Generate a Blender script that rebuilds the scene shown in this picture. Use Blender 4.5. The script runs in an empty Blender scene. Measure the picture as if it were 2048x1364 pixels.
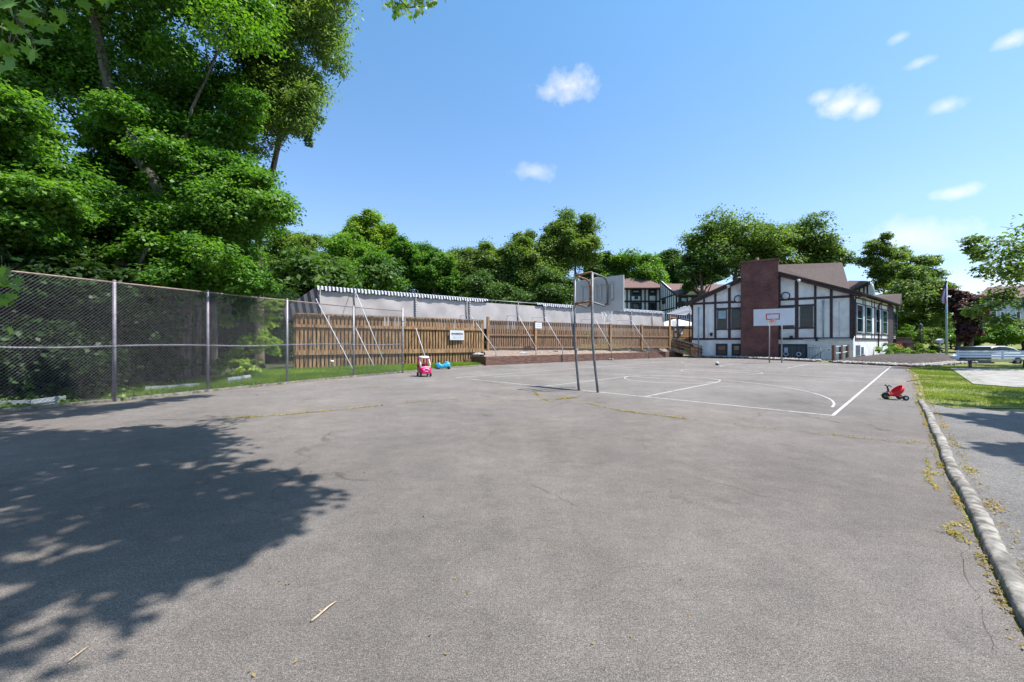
import bpy, math, random
import numpy as np
from math import sin, cos, pi, radians, sqrt, atan2
from mathutils import Vector
S = bpy.context.scene
COL = S.collection
random.seed(7)
R_ = np.random.default_rng(11)

# ---------------------------------------------------------------- camera, sky, sun, exposure
F, CX, CY, HZ = 820.0, 1024.0, 684.0, 1.5
cam = bpy.data.objects.new('camera', bpy.data.cameras.new('camera'))
COL.objects.link(cam)
cam.location = (0, 0, HZ); cam.rotation_euler = (pi/2, 0, 0)
cam.data.sensor_width = 36; cam.data.lens = 36*F/2048
cam.data.shift_y = 2/2048
cam.data.clip_start = 0.05; cam.data.clip_end = 3000
S.camera = cam
SUN_EL = 63.0
SUN_AZ = Vector((0.985, -0.174)).normalized()      # horizontal direction towards the sun
TAN = math.tan(radians(SUN_EL))
world = bpy.data.worlds.new('World'); S.world = world; world.use_nodes = True
wt = world.node_tree; wt.nodes.clear()
def wn(t, **k):
    n = wt.nodes.new(t)
    for a, b in k.items(): setattr(n, a, b)
    return n
sky = wn('ShaderNodeTexSky'); sky.sky_type = 'NISHITA'; sky.sun_disc = False
sky.sun_elevation = radians(SUN_EL); sky.sun_rotation = radians(100)
sky.air_density = 1.0; sky.dust_density = 0.6; sky.ozone_density = 2.5; sky.altitude = 100
tc = wn('ShaderNodeTexCoord')
nz = wn('ShaderNodeTexNoise'); nz.inputs['Scale'].default_value = 20; nz.inputs['Detail'].default_value = 7; nz.inputs['Roughness'].default_value = .62
wt.links.new(tc.outputs['Generated'], nz.inputs['Vector'])
def wmath(op, a, b=None, c=None, clamp=False):
    m = wn('ShaderNodeMath', operation=op); m.use_clamp = clamp
    for i, v in enumerate((a, b, c)):
        if v is None: continue
        if isinstance(v, (int, float)): m.inputs[i].default_value = v
        else: wt.links.new(v, m.inputs[i])
    return m.outputs[0]
acc = None
# puffs of cloud: direction (from the camera's px grid, once), half-size in direction units, strength
for (px, py, hx, hy, st) in [(1135,172,.075,.036,1.0),(1105,182,.04,.025,.8),(1690,206,.055,.034,1.0),(1728,216,.035,.028,.9),(1645,195,.03,.02,.7),
        (1068,345,.055,.022,.55),(1892,212,.035,.02,.7),(1910,386,.045,.02,.85),(1800,75,.025,.013,.5),(1845,123,.035,.014,.55),
        (2020,82,.035,.022,.8),(1810,470,.12,.05,.75),(1990,570,.25,.06,.6),(1860,490,.12,.03,.4)]:
    d = Vector(((px-CX)/F, 1, (CY-py)/F)); d.normalize()
    right = Vector((d.y, -d.x, 0)).normalized(); up = right.cross(d)
    s1 = wn('ShaderNodeVectorMath', operation='DOT_PRODUCT'); wt.links.new(tc.outputs['Generated'], s1.inputs[0]); s1.inputs[1].default_value = right
    s2 = wn('ShaderNodeVectorMath', operation='DOT_PRODUCT'); wt.links.new(tc.outputs['Generated'], s2.inputs[0]); s2.inputs[1].default_value = up
    s3 = wn('ShaderNodeVectorMath', operation='DOT_PRODUCT'); wt.links.new(tc.outputs['Generated'], s3.inputs[0]); s3.inputs[1].default_value = d
    k = d.dot(Vector((0,1,0)))
    a = wmath('POWER', wmath('ABSOLUTE', wmath('DIVIDE', s1.outputs['Value'], hx*k)), 2)
    b = wmath('POWER', wmath('ABSOLUTE', wmath('DIVIDE', s2.outputs['Value'], hy*k)), 2)
    r = wmath('SQRT', wmath('ADD', a, b))
    r = wmath('ADD', r, wmath('MULTIPLY', wmath('SUBTRACT', nz.outputs['Fac'], .5), 2.2))
    f = wmath('MULTIPLY', wmath('MULTIPLY_ADD', r, -.75, .8, clamp=True), st)
    f = wmath('MULTIPLY', f, wmath('GREATER_THAN', s3.outputs['Value'], 0))
    acc = f if acc is None else wmath('MAXIMUM', acc, f)
mixc = wn('ShaderNodeMix', data_type='RGBA')
wt.links.new(wmath('MULTIPLY', acc, .95, clamp=True), mixc.inputs[0])
tint = wn('ShaderNodeMix', data_type='RGBA', blend_type='MULTIPLY'); tint.inputs[0].default_value = 1; 
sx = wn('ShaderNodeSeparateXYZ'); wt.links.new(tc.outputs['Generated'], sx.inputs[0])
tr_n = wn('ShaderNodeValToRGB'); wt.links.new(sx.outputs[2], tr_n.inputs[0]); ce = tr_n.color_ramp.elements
ce[0].position = .0; ce[0].color = (.74,.71,.82,1); ce[1].position = .95; ce[1].color = (1.25,1.18,1.0,1)  # top stop warms the sky above the frame, added to make shadows less blue
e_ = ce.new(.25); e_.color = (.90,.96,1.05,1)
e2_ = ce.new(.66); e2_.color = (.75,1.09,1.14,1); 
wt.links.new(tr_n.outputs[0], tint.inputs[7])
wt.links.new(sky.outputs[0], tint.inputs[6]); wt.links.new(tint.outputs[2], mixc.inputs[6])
mixc.inputs[7].default_value = (5.2, 5.1, 5.4, 1)
bg = wn('ShaderNodeBackground'); bg.inputs['Strength'].default_value = 0.12
wo = wn('ShaderNodeOutputWorld')
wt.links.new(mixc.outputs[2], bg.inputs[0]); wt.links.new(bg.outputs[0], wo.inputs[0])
sun = bpy.data.objects.new('sun', bpy.data.lights.new('sun', 'SUN')); COL.objects.link(sun)
sun.data.energy = 4.2; sun.data.angle = radians(0.53); sun.data.color = (1, .96, .90)
sd = Vector((SUN_AZ.x*cos(radians(SUN_EL)), SUN_AZ.y*cos(radians(SUN_EL)), sin(radians(SUN_EL))))
sun.rotation_euler = sd.to_track_quat('Z', 'Y').to_euler(); sun.location = (30, -10, 60)
S.view_settings.view_transform = 'Standard'; S.view_settings.look = 'None'
S.view_settings.exposure = 0.98; S.view_settings.gamma = 1
S.cycles.max_bounces = 6; S.cycles.diffuse_bounces = 3; S.cycles.transparent_max_bounces = 6

# ---------------------------------------------------------------- helpers
ORG = {}
def at(px, py, Y): return Vector(((px-CX)/F*Y, Y, HZ+(CY-py)/F*Y))
def gp(px, py, z=0.0):
    Y = F*(HZ-z)/(py-CY); return Vector(((px-CX)/F*Y, Y, z))
def tag(o, label, cat=None, group=None, kind=None):
    if label: o['label'] = label
    if cat: o['category'] = cat
    if group: o['group'] = group
    if kind: o['kind'] = kind
    return o
def thing(name, label, cat, loc=(0,0,0), group=None):
    o = bpy.data.objects.new(name, None); COL.objects.link(o); o.location = loc
    o.empty_display_size = .2
    ORG[o] = Vector(loc)
    return tag(o, label, cat, group)
def _link(name, me, m, parent):
    o = bpy.data.objects.new(name, me); COL.objects.link(o)
    if m is not None:
        for q in (m if isinstance(m, (list, tuple)) else [m]): me.materials.append(q)
    if parent is not None: o.parent = parent
    return o
class MB:
    def __init__(s): s.v = []; s.f = []; s.sm = []; s.mi = []
    def add(s, vs, fs, smooth=False, mi=0):
        n = len(s.v); s.v += [tuple(v) for v in vs]
        for f in fs: s.f.append([i+n for i in f]); s.sm.append(smooth); s.mi.append(mi)
        return s
    def box(s, c, size, rz=0, tilt=None, mi=0):
        x, y, z = [q/2 for q in size]; cr, sr = cos(rz), sin(rz); vs = []
        for dz in (-z, z):
            for dx, dy in ((-x,-y),(x,-y),(x,y),(-x,y)):
                vs.append((c[0]+dx*cr-dy*sr, c[1]+dx*sr+dy*cr, c[2]+dz))
        return s.add(vs, [(3,2,1,0),(4,5,6,7),(0,1,5,4),(1,2,6,5),(2,3,7,6),(3,0,4,7)], mi=mi)
    def beam(s, p0, p1, w, h, upv=(0,0,1), mi=0):
        p0, p1 = Vector(p0), Vector(p1); d = (p1-p0).normalized(); up = Vector(upv)
        a = d.cross(up)
        if a.length < 1e-4: a = d.cross(Vector((1,0,0)))
        a.normalize(); b = a.cross(d).normalized(); vs = []
        for p in (p0, p1):
            for i, j in ((-1,-1),(1,-1),(1,1),(-1,1)): vs.append(p+a*(w/2*i)+b*(h/2*j))
        return s.add(vs, [(3,2,1,0),(4,5,6,7),(0,1,5,4),(1,2,6,5),(2,3,7,6),(3,0,4,7)], mi=mi)
    def tube(s, pts, r, n=8, cap=True, mi=0):
        pts = [Vector(p) for p in pts]; rr = r if isinstance(r, (list, tuple)) else [r]*len(pts)
        vs = []; ref = None
        for i, p in enumerate(pts):
            d = (pts[min(i+1, len(pts)-1)]-pts[max(i-1, 0)]).normalized()
            if ref is None: ref = Vector((0,0,1)) if abs(d.z) < .9 else Vector((1,0,0))
            a = d.cross(ref).normalized(); b = a.cross(d).normalized(); ref = b
            for k in range(n):
                t = 2*pi*k/n; vs.append(p+(a*cos(t)+b*sin(t))*rr[i])
        fs = []
        for i in range(len(pts)-1):
            for k in range(n):
                k2 = (k+1) % n; fs.append((i*n+k, i*n+k2, (i+1)*n+k2, (i+1)*n+k))
        s.add(vs, fs, True, mi)
        if cap:
            m = len(s.v)-len(vs)
            s.f.append([m+k for k in range(n)][::-1]); s.sm.append(False); s.mi.append(mi)
            s.f.append([m+(len(pts)-1)*n+k for k in range(n)]); s.sm.append(False); s.mi.append(mi)
        return s
    def poly(s, pts, mi=0): return s.add(pts, [tuple(range(len(pts)))], mi=mi)
    def prism(s, pts, vec, mi=0):
        n = len(pts); vec = Vector(vec); pts = [Vector(p) for p in pts]
        fs = [tuple(range(n))[::-1], tuple(range(n, 2*n))]+[(i, (i+1) % n, n+(i+1) % n, n+i) for i in range(n)]
        return s.add(pts+[p+vec for p in pts], fs, mi=mi)
    def lathe(s, prof, c, ax=(0,0,1), n=16, mi=0):      # prof: (radius, height)
        c = Vector(c); ax = Vector(ax).normalized()
        a = ax.cross(Vector((0,0,1)) if abs(ax.z) < .9 else Vector((1,0,0))).normalized(); b = a.cross(ax)
        vs = [c+ax*h+(a*cos(2*pi*k/n)+b*sin(2*pi*k/n))*r for r, h in prof for k in range(n)]
        fs = [(i*n+k, i*n+(k+1) % n, (i+1)*n+(k+1) % n, (i+1)*n+k) for i in range(len(prof)-1) for k in range(n)]
        return s.add(vs, fs, True, mi)
    def ball(s, c, rad, n=14, m=9, mi=0, jit=0):
        c = Vector(c); r = rad if isinstance(rad, (tuple, list)) else (rad,)*3; vs = []
        for i in range(m+1):
            th = pi*i/m
            for k in range(n):
                ph = 2*pi*k/n; q = 1+(random.uniform(-jit, jit) if jit else 0)
                vs.append(c+Vector((sin(th)*cos(ph)*r[0]*q, sin(th)*sin(ph)*r[1]*q, cos(th)*r[2]*q)))
        fs = [(i*n+k, i*n+(k+1) % n, (i+1)*n+(k+1) % n, (i+1)*n+k) for i in range(m) for k in range(n)]
        return s.add(vs, fs, True, mi)
    def build(s, name, m, parent=None, bevel=0):
        org = Vector((0,0,0)); p = parent
        while p is not None:
            if p in ORG: org = org+ORG[p]
            p = p.parent
        me = bpy.data.meshes.new(name)
        me.from_pydata([(v[0]-org.x, v[1]-org.y, v[2]-org.z) for v in s.v], [], s.f)
        me.polygons.foreach_set('use_smooth', s.sm); me.polygons.foreach_set('material_index', s.mi)
        me.update()
        o = _link(name, me, m, parent)
        if bevel:
            b = o.modifiers.new('bevel', 'BEVEL'); b.width = bevel; b.segments = 2; b.limit_method = 'ANGLE'; b.angle_limit = radians(40)
        return o
def quads_mesh(name, V, m, parent=None, k=4):
    """V: (n,k,3) array of separate small faces"""
    org = np.zeros(3); p = parent
    while p is not None:
        if p in ORG: org = org+np.array(ORG[p])
        p = p.parent
    n = len(V); V = (V-org).astype(np.float32)
    me = bpy.data.meshes.new(name)
    me.vertices.add(n*k); me.loops.add(n*k); me.polygons.add(n)
    me.vertices.foreach_set('co', V.reshape(-1))
    me.loops.foreach_set('vertex_index', np.arange(n*k, dtype=np.int32))
    me.polygons.foreach_set('loop_start', np.arange(0, n*k, k, dtype=np.int32))
    me.update(calc_edges=True); me.validate()
    return _link(name, me, m, parent)
def nrm(a): return a/np.maximum(np.linalg.norm(a, axis=-1, keepdims=True), 1e-9)
def leaf_quads(C, N, L, W, droop=0.0):
    n = len(C); r = R_.normal(size=(n,3)); r[:,2] -= droop*2
    a = nrm(r-N*np.sum(r*N, axis=1, keepdims=True)); b = np.cross(N, a)
    l = (L*R_.uniform(.7, 1.25, n))[:,None]; w = (W*R_.uniform(.7, 1.25, n))[:,None]
    fold = N*(l*.12)
    return np.stack([C-a*l*.5, C-b*w*.5+fold-a*l*.06, C+a*l*.5, C+b*w*.5+fold-a*l*.06], axis=1)
def lobes_leaves(lobes, nc, nl, L, W, flat=.75, spread=.24, droop=0, core=.5, thick=.45):
    Cs, Ns = [], []
    for (x, y, z, r) in lobes:
        k = max(5, int(nc*min(1, (r/.6)**1.4))); d = nrm(R_.normal(size=(k,3))); rad = r*R_.uniform(core, 1.0, k)[:,None]
        cc = np.array([x,y,z])+d*rad*np.array([1,1,flat])
        sg = r*spread
        P = np.repeat(cc, nl, axis=0)+R_.normal(size=(k*nl,3))*np.array([sg, sg, sg*thick])
        D = np.repeat(d, nl, axis=0)
        N = nrm(D*.45+np.array([0,0,.75])+R_.normal(size=D.shape)*.42)
        Cs.append(P); Ns.append(N)
    return leaf_quads(np.concatenate(Cs), np.concatenate(Ns), L, W, droop)

# ---------------------------------------------------------------- materials
def mat(name, col, rough=.8, var=.15, scale=4, metal=0, bump=0, bscale=30, spec=.4, col2=None, det=5, coat=0, vec=None, lo=.35, hi=.65):
    m = bpy.data.materials.new(name); m.use_nodes = True; nt = m.node_tree; b = nt.nodes['Principled BSDF']
    b.inputs['Roughness'].default_value = rough; b.inputs['Metallic'].default_value = metal
    b.inputs['Specular IOR Level'].default_value = spec
    if coat: b.inputs['Coat Weight'].default_value = coat
    tcn = nt.nodes.new('ShaderNodeTexCoord'); src = tcn.outputs['Object']
    if vec:
        mp = nt.nodes.new('ShaderNodeMapping'); mp.inputs['Scale'].default_value = vec; nt.links.new(src, mp.inputs[0]); src = mp.outputs[0]
    n = nt.nodes.new('ShaderNodeTexNoise'); n.inputs['Scale'].default_value = scale; n.inputs['Detail'].default_value = det
    nt.links.new(src, n.inputs['Vector'])
    r = nt.nodes.new('ShaderNodeValToRGB'); nt.links.new(n.outputs['Fac'], r.inputs[0])
    c1 = [c*(1-var) for c in col]; c2 = list(col2) if col2 else [min(1, c*(1+var)) for c in col]
    r.color_ramp.elements[0].position = lo; r.color_ramp.elements[1].position = hi
    r.color_ramp.elements[0].color = (*c1, 1); r.color_ramp.elements[1].color = (*c2, 1)
    nt.links.new(r.outputs[0], b.inputs['Base Color'])
    if bump:
        n2 = nt.nodes.new('ShaderNodeTexNoise'); n2.inputs['Scale'].default_value = bscale; n2.inputs['Detail'].default_value = 4
        nt.links.new(src, n2.inputs['Vector'])
        bp = nt.nodes.new('ShaderNodeBump'); bp.inputs['Strength'].default_value = bump; bp.inputs['Distance'].default_value = .01
        nt.links.new(n2.outputs['Fac'], bp.inputs['Height']); nt.links.new(bp.outputs[0], b.inputs['Normal'])
    return m
def leafmat(name, c1, c2, trans=.45, rough=.45, spec=.35, c3=None):
    m = bpy.data.materials.new(name); m.use_nodes = True; nt = m.node_tree; b = nt.nodes['Principled BSDF']
    g = nt.nodes.new('ShaderNodeNewGeometry'); r = nt.nodes.new('ShaderNodeValToRGB')
    nt.links.new(g.outputs['Random Per Island'], r.inputs[0])
    tcn = nt.nodes.new('ShaderNodeTexCoord'); n = nt.nodes.new('ShaderNodeTexNoise'); n.inputs['Scale'].default_value = .45; n.inputs['Detail'].default_value = 2
    nt.links.new(tcn.outputs['Object'], n.inputs['Vector'])
    r.color_ramp.elements[0].color = (*c1, 1); r.color_ramp.elements[1].color = (*c2, 1)
    if c3:
        e = r.color_ramp.elements.new(.93); e.color = (*c2, 1); r.color_ramp.elements[2].color = (*c3, 1)
    hs = nt.nodes.new('ShaderNodeHueSaturation'); nt.links.new(r.outputs[0], hs.inputs['Color'])
    mr = nt.nodes.new('ShaderNodeMapRange'); mr.inputs['From Min'].default_value = .3; mr.inputs['From Max'].default_value = .7
    mr.inputs['To Min'].default_value = .7; mr.inputs['To Max'].default_value = 1.3
    nt.links.new(n.outputs['Fac'], mr.inputs[0]); nt.links.new(mr.outputs[0], hs.inputs['Value'])
    mr2 = nt.nodes.new('ShaderNodeMapRange'); mr2.inputs['From Min'].default_value = .3; mr2.inputs['From Max'].default_value = .7
    mr2.inputs['To Min'].default_value = .515; mr2.inputs['To Max'].default_value = .485
    nt.links.new(n.outputs['Fac'], mr2.inputs[0]); nt.links.new(mr2.outputs[0], hs.inputs['Hue'])
    nt.links.new(hs.outputs[0], b.inputs['Base Color'])
    b.inputs['Roughness'].default_value = rough; b.inputs['Specular IOR Level'].default_value = spec
    t = nt.nodes.new('ShaderNodeBsdfTranslucent'); mx = nt.nodes.new('ShaderNodeMixShader'); mx.inputs[0].default_value = trans
    g2 = nt.nodes.new('ShaderNodeMix'); g2.data_type = 'RGBA'; g2.blend_type = 'MULTIPLY'; g2.inputs[0].default_value = 1
    nt.links.new(hs.outputs[0], g2.inputs[6]); g2.inputs[7].default_value = (1.5, 1.65, .5, 1)
    nt.links.new(g2.outputs[2], t.inputs[0])
    out = nt.nodes['Material Output']
    nt.links.new(b.outputs[0], mx.inputs[1]); nt.links.new(t.outputs[0], mx.inputs[2]); nt.links.new(mx.outputs[0], out.inputs[0])
    return m
def asphalt(name, dark, light, warm, patch=.22, speck=.5):
    m = bpy.data.materials.new(name); m.use_nodes = True; nt = m.node_tree; b = nt.nodes['Principled BSDF']
    tcn = nt.nodes.new('ShaderNodeTexCoord'); O = tcn.outputs['Object']
    def noise(s, d=5, r=.5, vec=None):
        n = nt.nodes.new('ShaderNodeTexNoise'); n.inputs['Scale'].default_value = s; n.inputs['Detail'].default_value = d; n.inputs['Roughness'].default_value = r
        if vec:
            mp = nt.nodes.new('ShaderNodeMapping'); mp.inputs['Scale'].default_value = vec; mp.inputs['Rotation'].default_value = (0,0,radians(-45)); nt.links.new(O, mp.inputs[0]); nt.links.new(mp.outputs[0], n.inputs['Vector'])
        else: nt.links.new(O, n.inputs['Vector'])
        return n.outputs['Fac']
    def ramp(f, a, c, p0=.3, p1=.7):
        r = nt.nodes.new('ShaderNodeValToRGB'); nt.links.new(f, r.inputs[0]); r.color_ramp.elements[0].position = p0; r.color_ramp.elements[1].position = p1
        r.color_ramp.elements[0].color = (*a, 1); r.color_ramp.elements[1].color = (*c, 1); return r.outputs[0]
    def mul(a, c, f=1, bt='MULTIPLY'):
        x = nt.nodes.new('ShaderNodeMix'); x.data_type = 'RGBA'; x.blend_type = bt
        if isinstance(f, (int, float)): x.inputs[0].default_value = f
        else: nt.links.new(f, x.inputs[0])
        nt.links.new(a, x.inputs[6]); nt.links.new(c, x.inputs[7]); return x.outputs[2]
    base = ramp(noise(.35, 6, .6), dark, light)
    base = mul(base, ramp(noise(.13, 3), (1,1,1), warm, .42, .6))
    base = mul(base, ramp(noise(2.6, 9, .75), (1-patch*.5,)*3, (1+patch*.4,)*3))
    base = mul(base, ramp(noise(.5, 4, .6, (1, .2, 1)), (.95,.95,.95), (1.05,1.05,1.05)))
    base = mul(base, ramp(noise(14, 4, .7), (.9,.9,.9), (1.1,1.1,1.1)))
    base = mul(base, ramp(noise(48, 2, .7), (1-speck*.35,)*3, (1+speck*.35,)*3, .3, .7))
    base = mul(base, ramp(noise(110, 3, .85), (1-speck,)*3, (1+speck,)*3, .3, .7))
    base = mul(base, ramp(noise(230, 2, .8), (1-speck*1.2,)*3, (1+speck*1.3,)*3, .33, .68))
    vo = nt.nodes.new('ShaderNodeTexVoronoi'); vo.inputs['Scale'].default_value = 26; nt.links.new(O, vo.inputs['Vector'])
    base = mul(base, ramp(vo.outputs['Distance'], (2.6,2.5,2.3), (1,1,1), .03, .09))
    sp = nt.nodes.new('ShaderNodeSeparateXYZ'); nt.links.new(O, sp.inputs[0])
    def mth(op, a, c):
        q = nt.nodes.new('ShaderNodeMath'); q.operation = op
        for i, v in enumerate((a, c)):
            if isinstance(v, (int, float)): q.inputs[i].default_value = v
            else: nt.links.new(v, q.inputs[i])
        return q.outputs[0]
    yy = mth('MULTIPLY_ADD', noise(.3, 5, .7), 9.0); nt.nodes[-1].inputs[2].default_value = 0; 
    wear = mth('ADD', sp.outputs[1], yy)
    base = mul(base, ramp(mth('MULTIPLY', wear, .04), (.97,.965,.96), (1.22,1.24,1.26), .33, .75))
    ns = nt.nodes.new('ShaderNodeTexNoise'); ns.inputs['Scale'].default_value = 1.1; ns.inputs['Detail'].default_value = 6; nt.links.new(O, ns.inputs['Vector'])
    va = nt.nodes.new('ShaderNodeVectorMath'); va.operation = 'SCALE'; va.inputs['Scale'].default_value = .9; nt.links.new(ns.outputs['Color'], va.inputs[0])
    vb = nt.nodes.new('ShaderNodeVectorMath'); vb.operation = 'ADD'; nt.links.new(va.outputs[0], vb.inputs[0]); nt.links.new(O, vb.inputs[1])
    v2 = nt.nodes.new('ShaderNodeTexVoronoi'); v2.feature = 'DISTANCE_TO_EDGE'; v2.inputs['Scale'].default_value = .33; nt.links.new(vb.outputs[0], v2.inputs['Vector'])
    cr = ramp(v2.outputs['Distance'], (.62,.60,.58), (1,1,1), .0015, .007)
    base = mul(base, cr, ramp(noise(.55, 3), (0,0,0), (1,1,1), .5, .62))
    st = ramp(noise(.8, 7, .75), (1,1,1), (.80,.80,.81), .60, .66)
    base = mul(base, st)
    st2 = ramp(noise(1.7, 7, .8, (1,1.7,1)), (1,1,1), (1.16,1.14,1.10), .60, .68)
    base = mul(base, st2)
    nt.links.new(base, b.inputs['Base Color']); b.inputs['Roughness'].default_value = .9; b.inputs['Specular IOR Level'].default_value = .25
    bp = nt.nodes.new('ShaderNodeBump'); bp.inputs['Strength'].default_value = .5; bp.inputs['Distance'].default_value = .006
    nt.links.new(noise(90, 3, .7), bp.inputs['Height']); nt.links.new(bp.outputs[0], b.inputs['Normal'])
    return m
M = dict(
 asph=asphalt('court asphalt', (.108,.097,.089), (.168,.151,.139), (1.0,.965,.94), patch=.42, speck=.66),
 asph2=asphalt('drive asphalt', (.11,.105,.10), (.165,.157,.15), (1,.97,.95), speck=.65, patch=.35),
 toprail=mat('weathered top rail', (.20,.16,.14), .6, .2, 12, metal=.2, col2=(.30,.22,.18)),
 soil=mat('forest floor', (.05,.042,.028), .95, .3, 2, bump=.5, bscale=12, col2=(.05,.075,.02)),
 lawn=mat('lawn', (.11,.145,.03), .95, .15, 1.2, col2=(.22,.215,.06), bump=.8, bscale=60, det=8),
 mulch=mat('mulch', (.045,.035,.032), .95, .4, 6, col2=(.10,.08,.072), bump=.9, bscale=40),
 dirt=mat('dirt', (.22,.17,.14), .95, .3, 6, bump=.6, bscale=30),
 conc=mat('concrete', (.22,.21,.19), .85, .1, 2.5, bump=.2, bscale=60, col2=(.33,.315,.29), det=9),
 deck=mat('pale deck', (.26,.24,.22), .85, .1, 1),
 paint=mat('white line paint', (.24,.23,.22), .8, .1, 9, col2=(.50,.49,.48), lo=.34, hi=.54, det=9),
 kerb=mat('berm asphalt', (.15,.135,.118), .9, .35, 11, bump=1, bscale=28, col2=(.32,.295,.26), det=12),
 galv=mat('galvanised steel', (.30,.30,.32), .5, .15, 12, metal=.4),
 wire=mat('fence wire', (.22,.22,.235), .45, .15, 6, metal=.3),
 rustpost=mat('painted steel post', (.22,.20,.23), .55, .2, 8, metal=.2),
 darksteel=mat('dark weathered steel', (.15,.155,.165), .5, .25, 9, metal=.3),
 rust=mat('rusty steel', (.22,.085,.04), .8, .4, 14, col2=(.34,.20,.12)),
 wood=mat('brown fence wood', (.21,.11,.05), .8, .3, 3, vec=(6,6,.6), col2=(.46,.28,.145), det=7),
 woodgrey=mat('weathered fence wood', (.24,.135,.08), .85, .3, 3, vec=(6,6,.6), col2=(.31,.20,.125), det=7),
 timber=mat('dark timber', (.13,.065,.05), .85, .35, 3, vec=(.8,.8,8), col2=(.21,.12,.09), bump=.4),
 deckwood=mat('ramp wood', (.33,.20,.12), .8, .25, 5, col2=(.50,.35,.25)),
 screen=mat('grey windscreen fabric', (.38,.35,.345), .8, .06, .8, col2=(.47,.435,.425)),
 navy=mat('navy fabric', (.015,.016,.035), .8, .1), whitefab=mat('white fabric', (.46,.48,.53), .8, .05),
 stucco=mat('white stucco', (.66,.66,.65), .85, .05, 1.5, col2=(.80,.80,.78), bump=.15, bscale=80),
 tbeam=mat('dark brown timber trim', (.058,.037,.040), .75, .25, 5),
 tbeam2=mat('blue black timber trim', (.022,.030,.04), .7, .2, 5),
 shingle=mat('brown shingles', (.062,.043,.038), .9, .3, 9, vec=(1,1,3), col2=(.105,.075,.068), bump=.5, bscale=25),
 shingle2=mat('red brown shingles', (.135,.08,.072), .9, .2, 6, col2=(.19,.12,.11)),
 glass=mat('window glass', (.010,.022,.028), .08, .3, 1.5, spec=.5),
 frame=mat('grey green window frame', (.05,.065,.07), .5, .1),
 white=mat('white paint', (.66,.67,.68), .5, .04), offwhite=mat('off white paint', (.62,.66,.72), .5, .06),
 boardback=mat('grey board back', (.50,.51,.52), .6, .06, 2), boardface=mat('backboard face', (.62,.66,.72), .35, .04, 2),
 redpaint=mat('red paint', (.45,.05,.07), .5, .1), orange=mat('orange rim', (.75,.13,.05), .45, .1),
 black=mat('black plastic', (.012,.012,.014), .45, .1), rubber=mat('rubber', (.02,.02,.022), .8, .1),
 magenta=mat('magenta plastic', (.52,.012,.11), .3, .08), pinkwhite=mat('pale pink plastic', (.80,.60,.66), .35, .04),
 red=mat('red plastic', (.62,.012,.028), .3, .06), cyan=mat('sky blue plastic', (.04,.36,.62), .3, .1, col2=(.06,.50,.75)),
 yellow=mat('yellow green plastic', (.62,.62,.05), .4, .08), benchpaint=mat('pale blue white paint', (.60,.66,.76), .5, .05),
 bark=mat('bark', (.10,.078,.06), .95, .4, 3, vec=(4,4,.8), bump=.8, bscale=20, col2=(.17,.14,.11)),
 rock=mat('white river rock', (.22,.205,.19), .8, .3, 6, col2=(.46,.44,.42)),
 plank=mat('pale guard rail', (.30,.33,.37), .7, .2, 5, col2=(.44,.46,.50)),
 carp=mat('white car paint', (.75,.78,.82), .2, .02, coat=.6), orangecloth=mat('orange cloth', (.7,.25,.1), .8, .2, 20),
 poolblue=mat('pale blue grey paint', (.45,.52,.60), .7, .1),
 twig=mat('dry twig', (.42,.32,.22), .9, .2, 40), crack=mat('crack', (.05,.048,.045), .95, .2),
 bluesteel=mat('blue grey steel', (.30,.42,.48), .4, .15, 3, metal=.3),
)
def brick(name, c1, c2, mortar, sc=1.0):
    m = bpy.data.materials.new(name); m.use_nodes = True; nt = m.node_tree; b = nt.nodes['Principled BSDF']
    tcn = nt.nodes.new('ShaderNodeTexCoord'); sp = nt.nodes.new('ShaderNodeSeparateXYZ'); nt.links.new(tcn.outputs['Object'], sp.inputs[0])
    ad = nt.nodes.new('ShaderNodeMath'); ad.operation = 'SUBTRACT'; nt.links.new(sp.outputs[0], ad.inputs[0]); nt.links.new(sp.outputs[1], ad.inputs[1])
    cb = nt.nodes.new('ShaderNodeCombineXYZ'); nt.links.new(ad.outputs[0], cb.inputs[0]); nt.links.new(sp.outputs[2], cb.inputs[1])
    t = nt.nodes.new('ShaderNodeTexBrick'); nt.links.new(cb.outputs[0], t.inputs[0])
    t.inputs['Scale'].default_value = sc; t.inputs['Color1'].default_value = (*c1,1); t.inputs['Color2'].default_value = (*c2,1); t.inputs['Mortar'].default_value = (*mortar,1)
    t.inputs['Brick Width'].default_value = .28; t.inputs['Row Height'].default_value = .075; t.inputs['Mortar Size'].default_value = .007
    n = nt.nodes.new('ShaderNodeTexNoise'); n.inputs['Scale'].default_value = 1.2; n.inputs['Detail'].default_value = 6; nt.links.new(tcn.outputs['Object'], n.inputs[0])
    mr = nt.nodes.new('ShaderNodeMapRange'); mr.inputs['From Min'].default_value = .3; mr.inputs['From Max'].default_value = .7; mr.inputs['To Min'].default_value = .65; mr.inputs['To Max'].default_value = 1.3
    nt.links.new(n.outputs['Fac'], mr.inputs[0])
    x = nt.nodes.new('ShaderNodeVectorMath'); x.operation = 'SCALE'; nt.links.new(t.outputs[0], x.inputs[0]); nt.links.new(mr.outputs[0], x.inputs['Scale'])
    nt.links.new(x.outputs[0], b.inputs['Base Color']); b.inputs['Roughness'].default_value = .9
    return m
M['brick'] = brick('chimney brick', (.155,.052,.043), (.095,.035,.032), (.19,.13,.11))
M['brickwall'] = brick('low brick wall', (.16,.075,.06), (.11,.05,.042), (.2,.15,.13))
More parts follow.
